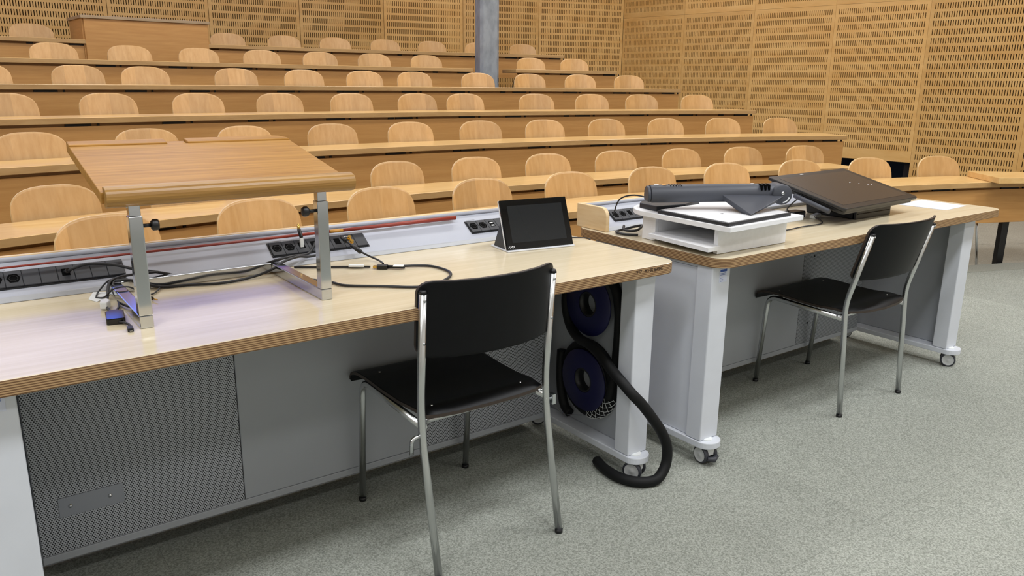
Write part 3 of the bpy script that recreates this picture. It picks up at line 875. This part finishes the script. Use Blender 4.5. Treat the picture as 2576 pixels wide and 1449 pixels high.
def black_chair(label, xl, xr, fxl, fxr, yb, yf, ytop, ztop, zseat, bz0, bz1, ysb, hooks, bow):
    """xl,xr: uprights; fx: front feet; yb rear feet; yf front feet; ytop/ztop upright tops; ysb y of seat joint"""
    cx = (xl+xr)/2
    root = thing('black_chair', (cx, (yb+yf)/2, FZ), label, 'chair', 'black chairs at the lecture desks')
    R = .0115
    for s, x, fx in ((-1, xl, fxl), (1, xr, fxr)):
        pth = smooth_path([(x, yb, FZ+.006), (x, ysb-.008, zseat-.08), (x, ysb, zseat+.03), (x, ytop, ztop)], 5, .05)
        g = G(); g.tube(pth, R, 12); l = part('leg', g, 'steel', root)
        g = G(); g.cyl((x, ytop, ztop-.002), (x, ytop-.0005, ztop+.007), R+.001, 12, R*.7); part('end_cap', g, 'black', l)
        g = G(); g.cyl((x, yb, FZ), (x, yb, FZ+.012), R+.001, 12); part('foot_cap', g, 'black', l)
        for zz in (bz0+.045, bz1-.05):
            t = (zz-zseat-.05)/(ztop-zseat-.05); yy = ysb+(ytop-ysb)*t
            g = G(); g.lathe([(0, -.0025), (.004, -.002), (.0045, 0)], (x, yy-R, zz), 'y', 10); part('screw', g, 'chrome', l)
        xi = x-s*.006
        pth = smooth_path([(fx, yf, FZ+.006), (xi+(fx-x)*.7, yf-.035, zseat-.028), (xi, ysb-.004, zseat-.034)], 7, .055)
        g = G(); g.tube(pth, R*.95, 12); l = part('leg', g, 'steel', root)
        g = G(); g.cyl((fx, yf, FZ), (fx, yf, FZ+.012), R+.001, 12); part('foot_cap', g, 'black', l)
    g = G(); g.cyl((xl, ysb+.03, zseat-.032), (xr, ysb+.03, zseat-.032), .008, 10); part('cross_tube', g, 'steel', root)
    g = G(); g.cyl((fxl, yf-.08, zseat-.032), (fxr, yf-.08, zseat-.032), .008, 10); part('cross_tube', g, 'steel', root)
    # seat: thin moulded plywood, front edge rolled down
    TH = .010
    w = (xr-xl)-.018; wf = (fxr-fxl)+.03
    prof = [(0, 0), (.06, .002), (.14, -.004), (.24, -.002), (.34, .004), (.40, .003), (.430, -.002), (.448, -.012), (.457, -.025), (.460, -.036)]
    L = (yf+.0)-(ysb)+.015
    ss = [-1, -.97, -.8, -.5, 0, .5, .8, .97, 1]
    g = G(); vv = []; n = len(ss)
    for d in (0, -TH):
        for (t, dz) in prof:
            f = t/.46
            for s in ss:
                rear = .02*(1-abs(s)**6) if t == 0 else 0
                vv.append((cx+s*(w+(wf-w)*f)/2*(.965 if abs(s) == 1 and t in (0, .46) else 1), ysb+.0+f*L-rear-(.03*(1-s*s) if t == 0 and hooks is None else 0), zseat+dz+d-.004*(1-s*s)))
    m = len(prof); Q = m*n; fs = []
    for i in range(m-1):
        for k in range(n-1):
            a = i*n+k; fs.append((a, a+1, a+n+1, a+n)); fs.append((Q+a, Q+a+n, Q+a+n+1, Q+a+1))
    g.add(vv, fs, True)
    loop = list(range(n))+[i*n+n-1 for i in range(1, m)]+[(m-1)*n+k for k in range(n-2, -1, -1)]+[i*n for i in range(m-2, 0, -1)]
    for a, b in zip(loop, loop[1:]+loop[:1]): g.f.append([a, b, Q+b, Q+a]); g.m.append(1); g.s.append(False)
    seat = part('seat', g, ['blackply', 'blackply_edge'], root)
    for sx in (-.75, .75):
        for t in (.10, .80):
            g = G(); g.lathe([(.004, -.0005), (.0035, .0012), (0, .0016)], (cx+sx*w/2, ysb+t*L, zseat+.002), 'z', 10); part('screw', g, 'chrome', seat)
    # backrest: bowed plywood between the uprights
    g = G(); vv = []; ss = [-1, -.993, -.975, -.945, -.90, -.84, -.6, -.3, 0, .3, .6, .84, .90, .945, .975, .993, 1]; n = len(ss)
    BW = (xr-xl)/2+.012
    ts = [0, .04, .15, .4, .65, .88, .97, 1]
    for d in (0, TH):
        for t in ts:
            for s in ss:
                rc = .036; s0 = 1-rc/BW; q_ = max(0, (abs(s)-s0)/(1-s0)); edge = rc*(1-math.sqrt(max(0, 1-q_*q_)))
                zz = bz0+edge+(bz1-bz0-2*edge)*t
                tt = (zz-zseat-.05)/(ztop-zseat-.05); yy = ysb+(ytop-ysb)*tt
                vv.append((cx+s*BW, yy+R-bow*(1-abs(s)**2.4)+d, zz))
    m = len(ts); Q = m*n; fs = []
    for i in range(m-1):
        for k in range(n-1):
            a = i*n+k; fs.append((a, a+1, a+n+1, a+n)); fs.append((Q+a, Q+a+n, Q+a+n+1, Q+a+1))
    g.add(vv, fs, True)
    loop = list(range(n))+[i*n+n-1 for i in range(1, m)]+[(m-1)*n+k for k in range(n-2, -1, -1)]+[i*n for i in range(m-2, 0, -1)]
    for a, b in zip(loop, loop[1:]+loop[:1]): g.f.append([a, b, Q+b, Q+a]); g.m.append(1); g.s.append(False)
    part('backrest', g, ['blackply', 'blackply_edge'], root)
    if hooks:
        g = G(); g.tube(smooth_path([(xl, ysb-.005, zseat-.055), (xl-.036, ysb-.01, zseat-.055), (xl-.038, ysb-.012, zseat-.10)], 5, .015), .006, 10); part('link_hook', g, 'chrome', root)
        g = G(); g.tube([(xr, ysb-.005, zseat-.05), (xr+.02, ysb-.01, zseat-.05)], .005, 8); g.box(xr+.014, xr+.026, ysb-.022, ysb+.002, zseat-.066, zseat-.034); part('link_eye', g, 'chrome', root)
    return root
black_chair('black plywood chair with steel legs and link hook, at the lectern desk', -.993, -.560, -.972, -.565, -.072, .455, -.012, .792, .437, .606, .822, .012, True, .068)
black_chair('black plywood chair with leaning back, under the desk with the monitor', .975, 1.445, 1.030, 1.445, -.070, .398, -.118, .757, .425, .560, .800, -.038, None, .062)

# ------------------------------------------------------------------ lectern on the desk
LX0, LX1, LY0, LY1 = -1.618, -1.166, .217, .600
root = thing('tabletop_lectern', (-1.39, .41, .75), 'oak lectern with sloping board on square chrome posts', 'lectern')
hw = .015
for s, x in ((-1, LX0), (1, LX1)):
    g = G(); g.box(x-hw, x+hw, LY0-hw, LY0+hw, .781, 1.017); p_ = part('post', g, 'chrome', root, .002)
    g = G(); g.box(x-.0125, x+.0125, LY0-.0125, LY0+.0125, 1.0175, 1.045); part('inner_tube', g, 'chrome', p_, .0015)
    g = G(); g.box(x-hw, x+hw, LY0-hw, LY1+hw, .7505, .7805); part('foot_rail', g, 'chrome', root, .002)
    kx = x+(.028 if s < 0 else -.028)
    g = G(); g.cyl((x-s*hw, LY0, .992), (x-s*.034, LY0, .992), .0045, 10); g.lathe([(0, 0), (.010, 0), (.0135, .004), (.0135, .013), (.011, .017), (0, .017)], (0, 0, 0), 'x', 8)
    st = len(g.v)-8*6
    g.xf(Matrix.Translation((x-s*.034, LY0, .992)) @ (Matrix.Identity(4) if s < 0 else Matrix.Rotation(PI, 4, 'Z')), st)
    part('clamp_knob', g, 'black', root)
g = G(); g.box(LX0+hw, LX1-hw, LY1-hw, LY1+hw, .7505, .7805); part('rear_bar', g, 'chrome', root, .002)
# sloping board
bx0, bx1 = -1.682, -1.088
yA, zA, yB, zB = .215, 1.074, .665, 1.156
ey = Vector((0, yB-yA, zB-zA)); Lb = ey.length; mtx = frame((bx0, yA, zA), (1, 0, 0), ey)
bw = bx1-bx0
g = G(); g.box(0, bw, .0, Lb-.045, -.026, 0); g.xf(mtx); bd = part('board', g, 'oak', root, .002)
g = G(); g.box(0, bw*.41, Lb-.045, Lb, -.026, .004); g.box(bw*.41, bw*.50, Lb-.045, Lb-.01, -.026, -.002)
g.prism([(bw*.50, Lb-.045), (bw, Lb-.045), (bw, Lb-.03), (bw-.02, Lb-.004), (bw-.04, Lb), (bw*.50, Lb)], 'z', -.026, .004)
g.xf(mtx); part('rear_ledge', g, 'oak', bd, .003)
# rounded roll along the lower edge
prof = [(.012, .0), (.014, .010), (.006, .013), (-.004, .013)]+[(-.010-.021*math.sin(t), -.010+.022*math.cos(t)) for t in [PI*k/10*.95 for k in range(1, 11)]]+[(-.004, -.036), (.0, -.034)]
g = G(); g.prism(prof, 'x', .006, bw+.012); g.xf(mtx); part('book_stop', g, 'oak_dark', root, .0015)
g = G(); g.prism([(0, -.027), (.30, -.027), (.30, -.034), (.0, -.040)], 'x', .05, .08); g.prism([(0, -.027), (.30, -.027), (.30, -.034), (.0, -.040)], 'x', bw-.09, bw-.06); g.xf(mtx); part('bearer', g, 'steel', root)

# ------------------------------------------------------------------ touch panel
tl = Vector((-.400, .436, .757)); tr = Vector((-.128, .400, .757))
ex = (tr-tl).normalized(); back = Vector((-ex.y, ex.x, 0))
root = thing('touch_panel', ((tl.x+tr.x)/2, (tl.y+tr.y)/2+.05, .75), 'black table touch panel leaning on a white wedge foot', 'touch panel')
wt_ = (tr-tl).length; up = (back*.064+Vector((0, 0, .166))).normalized(); Hh = .178
mtx = frame(tl, ex, up)
g = G(); g.box(0, wt_, 0, Hh, -.014, 0); g.xf(mtx); cs_ = part('casing', g, 'glass_black', root, .003)
g = G(); g.box(-.0008, wt_+.0008, -.0008, Hh+.0008, -.016, -.006); g.xf(mtx); part('rim', g, 'white', cs_, .003)
g = G(); g.box(.026, wt_-.024, .024, Hh-.022, 0, .0004); g.xf(mtx); part('screen', g, 'lcd_dark', root)
m2 = frame(tl+Vector((0, 0, -.0068)), ex, back)
g = G(); g.box(-.001, wt_+.001, -.008, .125, 0, .0055); g.xf(m2); part('foot', g, 'white', root, .002)
g = G(); g.prism([(.005, .0057), (.11, .0057), (.060, .10), (.05, .10)], 'x', .004, wt_-.004); g.xf(m2); part('wedge', g, 'armdark', root, .002)
text_part('logo', 'AMX', .0125, 'inkwhite', root, mtx @ Matrix.Translation((.006, .0055, .0006)), .0002)

# ------------------------------------------------------------------ document camera and its stand
PZ = .862
root = thing('camera_platform', (.37, .2, .75), 'pale grey laminate platform with open shelf under the document camera', 'platform')
g = G()
pl = [(.146, -.080), (.590, -.052), (.600, .46)]+[(.29-.14*math.sin(t)*.95, .32+.14*math.cos(t)) for t in [PI/2*k/8 for k in range(9)]]
pl = [(.146, -.080), (.592, -.055), (.600, .47), (.33, .47)]+[(.30-.15*math.sin(t), .32+.15*math.cos(t)) for t in [PI/2*k/8 for k in range(9)]]
g.prism(pl, 'z', PZ-.018, PZ); part('top', g, 'platform', root, .0015)
g = G(); g.box(.190, .580, .004, .022, .7515, PZ-.0185); part('side_panel', g, 'platform', root, .001)
g = G(); g.box(.188, .206, .300, .366, .7515, PZ-.0185); part('end_panel', g, 'platform', root, .001)
g = G(); g.box(.207, .58, .300, .318, .7515, PZ-.0185); part('side_panel', g, 'platform', root, .001)
g = G(); g.box(.560, .578, .023, .299, .7515, PZ-.0185); part('back_panel', g, 'platform', root, .001)
g = G(); g.prism([(.123, -.012), (.186, -.010), (.186, .024), (.555, .026), (.555, .298), (.150, .298), (.149, .267)], 'z', .768, .784); part('shelf', g, 'platform', root, .001)

root = thing('document_camera', (.33, .12, PZ), 'anthracite document camera folded flat over its white working plate', 'document camera')
g = G(); q = [(.151, -.066), (.535, -.040), (.545, .296), (.160, .268)]
g.prism(q, 'z', PZ+.0005, PZ+.012); bp_ = part('base_plate', g, 'armdark', root, .002)
g = G(); q2 = [(.160, -.058), (.527, -.033), (.536, .288), (.168, .260)]
g.prism(q2, 'z', PZ+.0121, PZ+.0145); part('work_surface', g, 'whiteplate', bp_, .0005)
g = G(); g.prism([(.19, .30), (.33, .285), (.47, .335), (.44, .42), (.24, .43), (.20, .40)], 'z', PZ+.0005, PZ+.020); part('foot_block', g, 'armdark', root, .003)
e0 = Vector((.135, .305, .930)); e1 = Vector((.575, .030, .937)); ax = (e1-e0); La = ax.length
am = frame(e0, ax, Vector((0, 0, 1)).cross(ax)) # x along arm, y sideways, z up
prof = [(-.036, -.022), (-.040, -.006), (-.037, .012), (-.026, .027), (-.010, .034), (.010, .034), (.026, .027), (.037, .012), (.040, -.006), (.036, -.022), (.030, -.027), (-.030, -.027)]
g = G(); g.prism(prof, 'x', .012, La-.018, True)
g.prism([(a*.9, b*.9) for a, b in prof], 'x', .0, .012, True); g.xf(am); arm = part('arm', g, 'armgrey', root, .003)
for k in range(5):
    g = G(); g.box(.085+k*.010, .088+k*.010, -.020, .018, .0325, .0345); g.xf(am @ Matrix.Rotation(0, 4, 'X')); part('vent_slot', g, 'hole', arm)
for k in range(3):
    g = G(); g.box(La-.100+k*.014, La-.0945+k*.014, -.0395, .0, .014, .0352); g.xf(am); part('vent_slot', g, 'hole', arm)
for (xa_, xb_, mt) in ((.030, .046, 'inkwhite'), (.058, .072, 'amber'), (La-.125, La-.113, 'inkwhite')):
    g = G(); g.box(xa_, xb_, -.012, .012, .0338, .0347); g.xf(am); part('print', g, mt, arm)
# round hinge cap at the right end, with screw and pale mark
g = G(); g.lathe([(0, -.050), (.034, -.050), (.037, -.047), (.037, .036), (.033, .040), (0, .040)], (La-.022, 0, -.002), 'y', 28); g.xf(am); hc = part('hinge_cap', g, 'armgrey', root)
g = G(); g.lathe([(.0065, -.050), (.0065, -.052), (0, -.052)], (La-.022, 0, .004), 'y', 14); g.xf(am); part('screw', g, 'chrome', hc)
g = G(); g.tube([(La-.022+.026*math.cos(t), -.0505, -.004+.026*math.sin(t)) for t in [-1.5+1.2*k/6 for k in range(7)]], .0025, 6); g.xf(am); part('mark', g, 'inkwhite', hc)
g = G()
for k in range(4): g.box(.280+k*.0035, .2825+k*.0035, .066+k*.001, .078, PZ+.0146, PZ+.0149)
part('logo', g, 'ink', bp_)
# camera head: wedge hanging under the right end
g = G()
A_, B_, P_ = Vector((La-.245, -.037, .0)), Vector((La-.012, -.046, -.004)), Vector((La-.180, -.165, -.055))
top = [A_, B_, B_+(P_-B_)*.22, P_]
g.add(top+[(x, y*.75, z-.016) for x, y, z in top], [(0, 1, 2, 3), (7, 6, 5, 4), (0, 4, 5, 1), (1, 5, 6, 2), (2, 6, 7, 3), (3, 7, 4, 0)])
g.xf(am); hd = part('camera_head', g, 'armgrey', root, .002)

# ------------------------------------------------------------------ interactive monitor
mc = Vector((1.402, .283, .876)); yaw_, tl_ = .054, .254; mw, mh = .66, .396
ex = Vector((math.cos(yaw_), math.sin(yaw_), 0)); ey = Vector((-math.sin(yaw_)*math.cos(tl_), math.cos(yaw_)*math.cos(tl_), math.sin(tl_)))
mtx = frame(mc, ex, ey)
root = thing('monitor', (mc.x, mc.y, .75), 'large black pen monitor lying at a low tilt on the right desk', 'monitor')
g = G(); g.prism(rrect(-mw/2, mw/2, -mh/2, mh/2, .014), 'z', -.014, 0); g.xf(mtx); cs_ = part('bezel', g, 'bezel', root, .003)
g = G(); g.prism(rrect(-mw/2+.012, mw/2-.012, -mh/2+.012, mh/2-.012, .02), 'z', -.034, -.0142); g.xf(mtx); part('rear_shell', g, 'bezel', root, .006)
g = G(); g.box(-mw/2+.042, mw/2-.042, -mh/2+.036, mh/2-.036, 0, .0006); g.xf(mtx); sc_ = part('screen', g, 'screen_grey', root)
g = G()
for (x, y) in ((.10, .03), (.112, .035), (.15, .01), (.19, -.015), (.215, -.02)): g.box(x, x+.006, y, y+.004, .0006, .0010)
g.xf(mtx); part('icon', g, 'inkwhite', sc_)
g = G(); g.box(-.09, -.065, mh/2-.020, mh/2-.012, 0, .0005); g.xf(mtx); part('logo', g, 'inkwhite', cs_)
# stand under the monitor
g = G(); g.prism([(.155, .7505), (.40, .7505), (.42, .865), (.39, .858), (.16, .795)], 'x', 1.30, 1.56); part('stand', g, 'black', root, .004)
g = G(); g.box(1.30, 1.585, .150, .168, .7505, .80); g.box(1.31, 1.575, .146, .150, .772, .776); part('stand_bracket', g, 'bezel', root, .002)
g = G(); g.box(1.46, 1.468, .144, .150, .800, .806); part('status_lamp', g, 'inkwhite', root)
# pen holder on the left side
g = G(); g.tube([(-mw/2-.004, .04, -.03), (-mw/2-.012, -.14, -.034)], .011, 10); g.xf(mtx); part('pen_holder', g, 'armgrey', root)
# loose kit by the monitor
g = G(); g.prism(rrect(1.085, 1.175, .315, .375, .012), 'z', .7505, .780); pb_ = single('power_adapter', g, 'black', 'black power brick lying left of the monitor', 'power adapter', bevel=.005)
g = G(); g.prism([(1.165, .262), (1.250, .290), (1.242, .313), (1.157, .287)], 'z', .7505, .766); single('usb_hub', g, 'clear', 'small white hub lying under the left edge of the monitor', 'hub', bevel=.003)
g = G(); g.tube([(1.17, .275, .760), (1.12, .21, .758), (1.05, .16, .755), (.92, .16, .755), (.76, .15, .755), (.62, .20, .756)], .0028, 8, 5); single('cable', g, 'cable', 'thin black cable trailing from the white hub towards the camera platform', 'cable')
g = G(); g.tube([(1.09, .345, .775), (1.05, .33, .80), (1.07, .29, .85), (1.10, .28, .862)], .0032, 8, 5); g.tube([(1.24, .30, .766), (1.28, .26, .78), (1.24, .20, .80), (1.20, .20, .818)], .0045, 8, 5); single('cable', g, 'cable', 'black leads looping from the power brick up to the monitor', 'cable')
g = G(); g.tube([(.20, .40, .756), (.16, .44, .757), (.17, .49, .758), (.24, .51, .76), (.29, .47, .775), (.21, .42, .77), (.185, .46, .768), (.22, .50, .775)], .005, 8, 6); single('coiled_cable', g, 'cable', 'black cable coiled behind the pale camera platform', 'cable')
g = G(); g.tube([(.30, .42, .885), (.24, .47, .90), (.21, .52, .88), (.22, .56, .82)], .003, 8, 6); single('cable', g, 'cable', 'thin black cable rising behind the folded document camera', 'cable')
g = G(); g.prism([(1.93, .305), (2.20, .318), (2.185, .085), (1.943, .068)], 'z', .7503, .7512); single('paper_sheet', g, 'paper', 'blank white paper sheet on the right end of the far lecture desk', 'paper')
g = G(); g.prism([(.78, .36), (1.12, .38), (1.10, .52), (.80, .50)], 'z', .7503, .7515); single('paper_sheet', g, 'paper', 'white sheet lying behind the monitor beside the camera platform', 'paper')

# ------------------------------------------------------------------ pointer stick on the cable rail
g = G(); g.tube([(-1.90, .724, .8265), (-.925, .7335, .8305)], [.0028, .0052], 10)
root = single('pointer_stick', g, 'red', 'long red wooden pointer stick resting on the rail of the lectern desk', 'pointer')
g = G(); g.cyl((-.925, .7335, .8305), (-.878, .734, .8307), .0062, 12); part('ferrule', g, 'amber', root)
g = G(); g.tube([(-.878, .734, .8307), (-.424, .737, .8325)], [.0058, .0085], 12); part('handle', g, 'red', root)

# ------------------------------------------------------------------ leads and plugs on the left desk
def lead(name, pts, r, label, cat='cable', mat='cable', sub=6):
    g = G(); g.tube(pts, r, 8, sub); return single(name, g, mat, label, cat)
a = lead('cable', [(-1.715,.703,.800),(-1.700,.690,.812),(-1.660,.688,.820),(-1.60,.675,.812),(-1.551,.650,.797),(-1.499,.620,.788),(-1.40,.618,.758),(-1.319,.605,.756),(-1.233,.628,.760),(-1.166,.59,.787),(-1.10,.615,.788),(-1.03,.665,.78),(-.99,.703,.806)], .0042, 'thick black cable running from the left socket strip behind both lectern posts')
g = G(); g.cyl((-1.718, .712, .797), (-1.712, .698, .806), .0075, 12); part('plug', g, 'black', a)
lead('cable', [(-1.63,.59,.784),(-1.58,.575,.785),(-1.509,.57,.757),(-1.434,.555,.755),(-1.345,.525,.755),(-1.25,.545,.757),(-1.19,.548,.772),(-1.15,.565,.786),(-1.09,.60,.788),(-1.045,.64,.775),(-1.01,.655,.773)], .0042, 'thick black cable sagging along the desk between the lectern posts')
lead('cable', [(-1.155,.50,.7555),(-1.12,.42,.755),(-1.086,.36,.755),(-1.067,.302,.755),(-.986,.237,.755),(-.906,.173,.755),(-.835,.181,.755),(-.761,.231,.755),(-.729,.292,.755),(-.735,.374,.755),(-.771,.412,.755),(-.824,.425,.757)], .0040, 'black video cable looping over the desk right of the lectern')
root = lead('cable', [(-.905,.475,.756),(-.936,.501,.755),(-1.02,.552,.755),(-1.103,.605,.755)], .0035, 'short black cable with white tag joining the video plug from the left')
g = G(); g.prism([(-.965, .505), (-.925, .478), (-.918, .490), (-.958, .517)], 'z', .7565, .7625); part('tag', g, 'clear', root, .001)
mtx = frame((-.872, .445, .7505), (.8, -.6, 0), (.6, .8, 0))
root = thing('video_plug', (-.872, .445, .75), 'black video plug with gold tip lying where three cables meet', 'plug')
g = G(); g.box(-.022, .012, -.011, .011, 0, .014); g.xf(mtx); part('body', g, 'black', root, .003)
g = G(); g.box(-.034, -.022, -.007, .007, .003, .010); g.xf(mtx); part('contact', g, 'gold', root)
g = G(); g.tube([(.012, 0, .007), (.045, .004, .006), (.065, .006, .005)], [.006, .005, .0042], 8); g.xf(mtx); part('strain_relief', g, 'black', root)
g = G(); g.box(.030, .062, -.012, .010, .0105, .0125); g.xf(mtx); part('tag', g, 'clear', root)
root = lead('cable', [(-.897,.690,.812),(-.895,.655,.803),(-.885,.615,.787),(-.860,.588,.768),(-.845,.549,.759),(-.852,.505,.760),(-.862,.470,.762)], .0032, 'black adapter lead hanging from the middle socket strip to the video plug')
g = G(); g.tube([(-.890,.638,.796),(-.875,.602,.777)], [.0085, .007], 10); part('sleeve', g, 'black', root)
g = G(); g.tube([(-.898,.700,.814),(-.897,.665,.806)], [.006, .0075], 10); part('plug', g, 'black', root)
root = thing('hanging_plug', (-1.035, .735, .80), 'gold-tipped black plug with white tag standing on the middle socket strip', 'plug')
g = G(); g.box(-1.042, -1.030, .700, .708, .793, .826); part('tag', g, 'clear', root, .0015)
g = G(); g.tube([(-1.036, .704, .826), (-1.037, .712, .842), (-1.036, .722, .850)], [.006, .0065, .006], 10, 3); part('body', g, 'black', root)
g = G(); g.tube([(-1.036, .722, .850), (-1.034, .731, .866)], [.0055, .0045], 10); part('tip', g, 'gold', root)
# small adapter with tail and its tangle
mtx = frame((-1.667, .318, .7505), (.13, 1, 0), (-1, .13, 0))
root = thing('video_adapter', (-1.667, .318, .75), 'small black video adapter box with short plug tail, left of the lectern', 'adapter')
g = G(); g.prism(rrect(-.046, .036, -.021, .021, .006, 3), 'z', 0, .015); g.box(.036, .056, -.012, .012, .002, .012); g.xf(mtx); part('box', g, MT['glass_black'], root, .002)
g = G(); g.tube([(-1.668, .275, .757), (-1.655, .255, .756), (-1.650, .235, .754), (-1.653, .217, .7545)], .0030, 8, 4); part('tail', g, 'cable', root)
m2 = frame((-1.654, .217, .7505), (.1, 1, 0), (-1, .1, 0))
g = G(); g.box(-.024, .002, -.0065, .0065, 0, .008); g.cur = 1; g.box(-.032, -.024, -.004, .004, .0025, .0055); g.xf(m2); part('plug', g, ['black', 'chrome'], root, .001)
lead('cable', [(-1.667,.372,.757),(-1.668,.41,.757),(-1.665,.455,.757),(-1.648,.525,.760),(-1.632,.575,.786),(-1.60,.600,.792),(-1.555,.610,.792),(-1.50,.615,.79)], .0038, 'black cable from the adapter box over the lectern foot')
lead('cable', [(-1.655,.372,.757),(-1.640,.42,.757),(-1.630,.49,.757),(-1.632,.545,.770),(-1.618,.585,.786),(-1.585,.605,.79)], .0030, 'thin dark cable beside the adapter lead')
root = lead('audio_cable', [(-1.669,.570,.753),(-1.655,.605,.760),(-1.625,.605,.786),(-1.585,.590,.786),(-1.55,.578,.757),(-1.520,.595,.756),(-1.500,.63,.757),(-1.503,.585,.756),(-1.52,.54,.755),(-1.545,.505,.755),(-1.575,.485,.77),(-1.600,.495,.786),(-1.635,.50,.784),(-1.655,.53,.758),(-1.672,.555,.754)], .0022, 'thin audio cable curled around the left lectern foot')
g = G(); g.tube([(-1.562,.480,.756),(-1.552,.455,.756)], [.0045, .0045], 8); g.cur = 1; g.tube([(-1.552,.455,.756),(-1.545,.432,.756)], .0018, 8); part('jack', g, ['black', 'brass'], root)
g = G(); g.prism([(-1.690, .555), (-1.668, .628), (-1.640, .612), (-1.630, .585), (-1.655, .54), (-1.676, .515)], 'z', .7503, .7525); single('cable_wrap', g, 'clear', 'crumpled white plastic wrap under the cables left of the lectern', 'wrap', bevel=.0006)
g = G(); g.prism([(-1.683, .425), (-1.676, .455), (-1.660, .462), (-1.655, .44), (-1.668, .415)], 'z', .753, .772); single('cable_tag', g, 'clear', 'small white plastic tag on the adapter cable', 'tag', bevel=.003)
g = G(); g.tube([(-.145, .50, .757), (-.09, .52, .754), (-.03, .50, .754), (.005, .46, .750), (.012, .44, .72)], .0022, 8, 5); single('cable', g, 'cable', 'thin black cable leaving the touch panel over the desk end', 'cable')

# ------------------------------------------------------------------ cable reels and hose under the left desk
for nm, (yc_, zc_), lab in (('upper', (.300, .553), 'navy reel holder with black hose, upper of two inside the desk end'), ('lower', (.312, .258), 'navy reel holder with black hose, lower of two inside the desk end')):
    root = thing('cable_reel', (-.12, yc_, zc_-.115), lab, 'reel', 'reels inside the desk end')
    g = G(); g.lathe([(.047, -.140), (.116, -.140), (.118, -.137), (.118, -.134), (.047, -.134), (.047, -.140)], (0, yc_, zc_), 'x', 40); part('flange', g, 'navy', root)
    g = G(); g.lathe([(.047, -.134), (.075, -.134), (.075, -.1), (.047, -.1), (.047, -.134)], (0, yc_, zc_), 'x', 32); part('drum', g, 'black', root)
    g = G(); g.lathe([(.046, -.139), (.046, -.09), (.040, -.09), (.040, -.139), (.046, -.139)], (0, yc_, zc_), 'x', 28); part('hub', g, 'black', root)
# coiled hose running as a figure of eight and out over the base plate
hose = [(-.118,.19,.22),(-.116,.172,.30),(-.114,.163,.40),(-.113,.160,.50),(-.114,.166,.58),(-.116,.20,.650),(-.118,.30,.680),(-.122,.40,.640),(-.126,.435,.545),(-.132,.405,.455),(-.150,.33,.42),(-.165,.25,.418),(-.175,.18,.40),(-.182,.12,.37),(-.185,.065,.343),(-.172,.02,.306),(-.140,.005,.268),(-.104,-.01,.217),(-.061,-.018,.156),(-.036,-.024,.099),(-.036,-.028,.045),(-.060,-.034,.008),(-.10,-.036,-.0105),(-.155,-.012,-.0105),(-.185,.045,-.0105),(-.185,.12,-.0105),(-.165,.19,-.0105)]
g = G(); g.tube(hose, .0185, 12, 6); root = single('cable_hose', g, 'rubber', 'thick black fabric hose winding round the reels and looping to the carpet', 'hose')
g = G(); g.tube([(-.105, .312+.128*math.cos(t), .258+.128*math.sin(t)) for t in [2*PI*k/28 for k in range(29)]], .024, 12); part('coil', g, 'rubber', root)
g = G(); g.tube([(-.12, .46, .33), (-.12, .462, .22), (-.12, .44, .12), (-.12, .40, .09)], .018, 10, 4); part('coil_tail', g, 'rubber', root)
# braided wire grip round the hose of the lower reel
g = G()
for d in (-1, 1):
    for ph in range(6):
        pp = []
        for k in range(15):
            u_ = k/14; t = -.25-1.25*u_; a_ = d*u_*2*PI*1.1+ph*PI/3
            rr = .0255
            cy, cz = math.cos(t), math.sin(t)
            pp.append((-.105+rr*math.cos(a_), .312-(.128+rr*math.sin(a_))*cy, .258+(.128+rr*math.sin(a_))*cz))
        g.tube(pp, .0009, 5)
root = single('cable_grip', g, 'clear', 'white braided wire grip around the lower hose coil', 'cable grip')
g = G(); g.tube([(-.125, .318, .112), (-.13, .36, .10), (-.135, .42, .085), (-.14, .46, .10)], .0015, 6, 4); part('safety_wire', g, 'chrome', root)
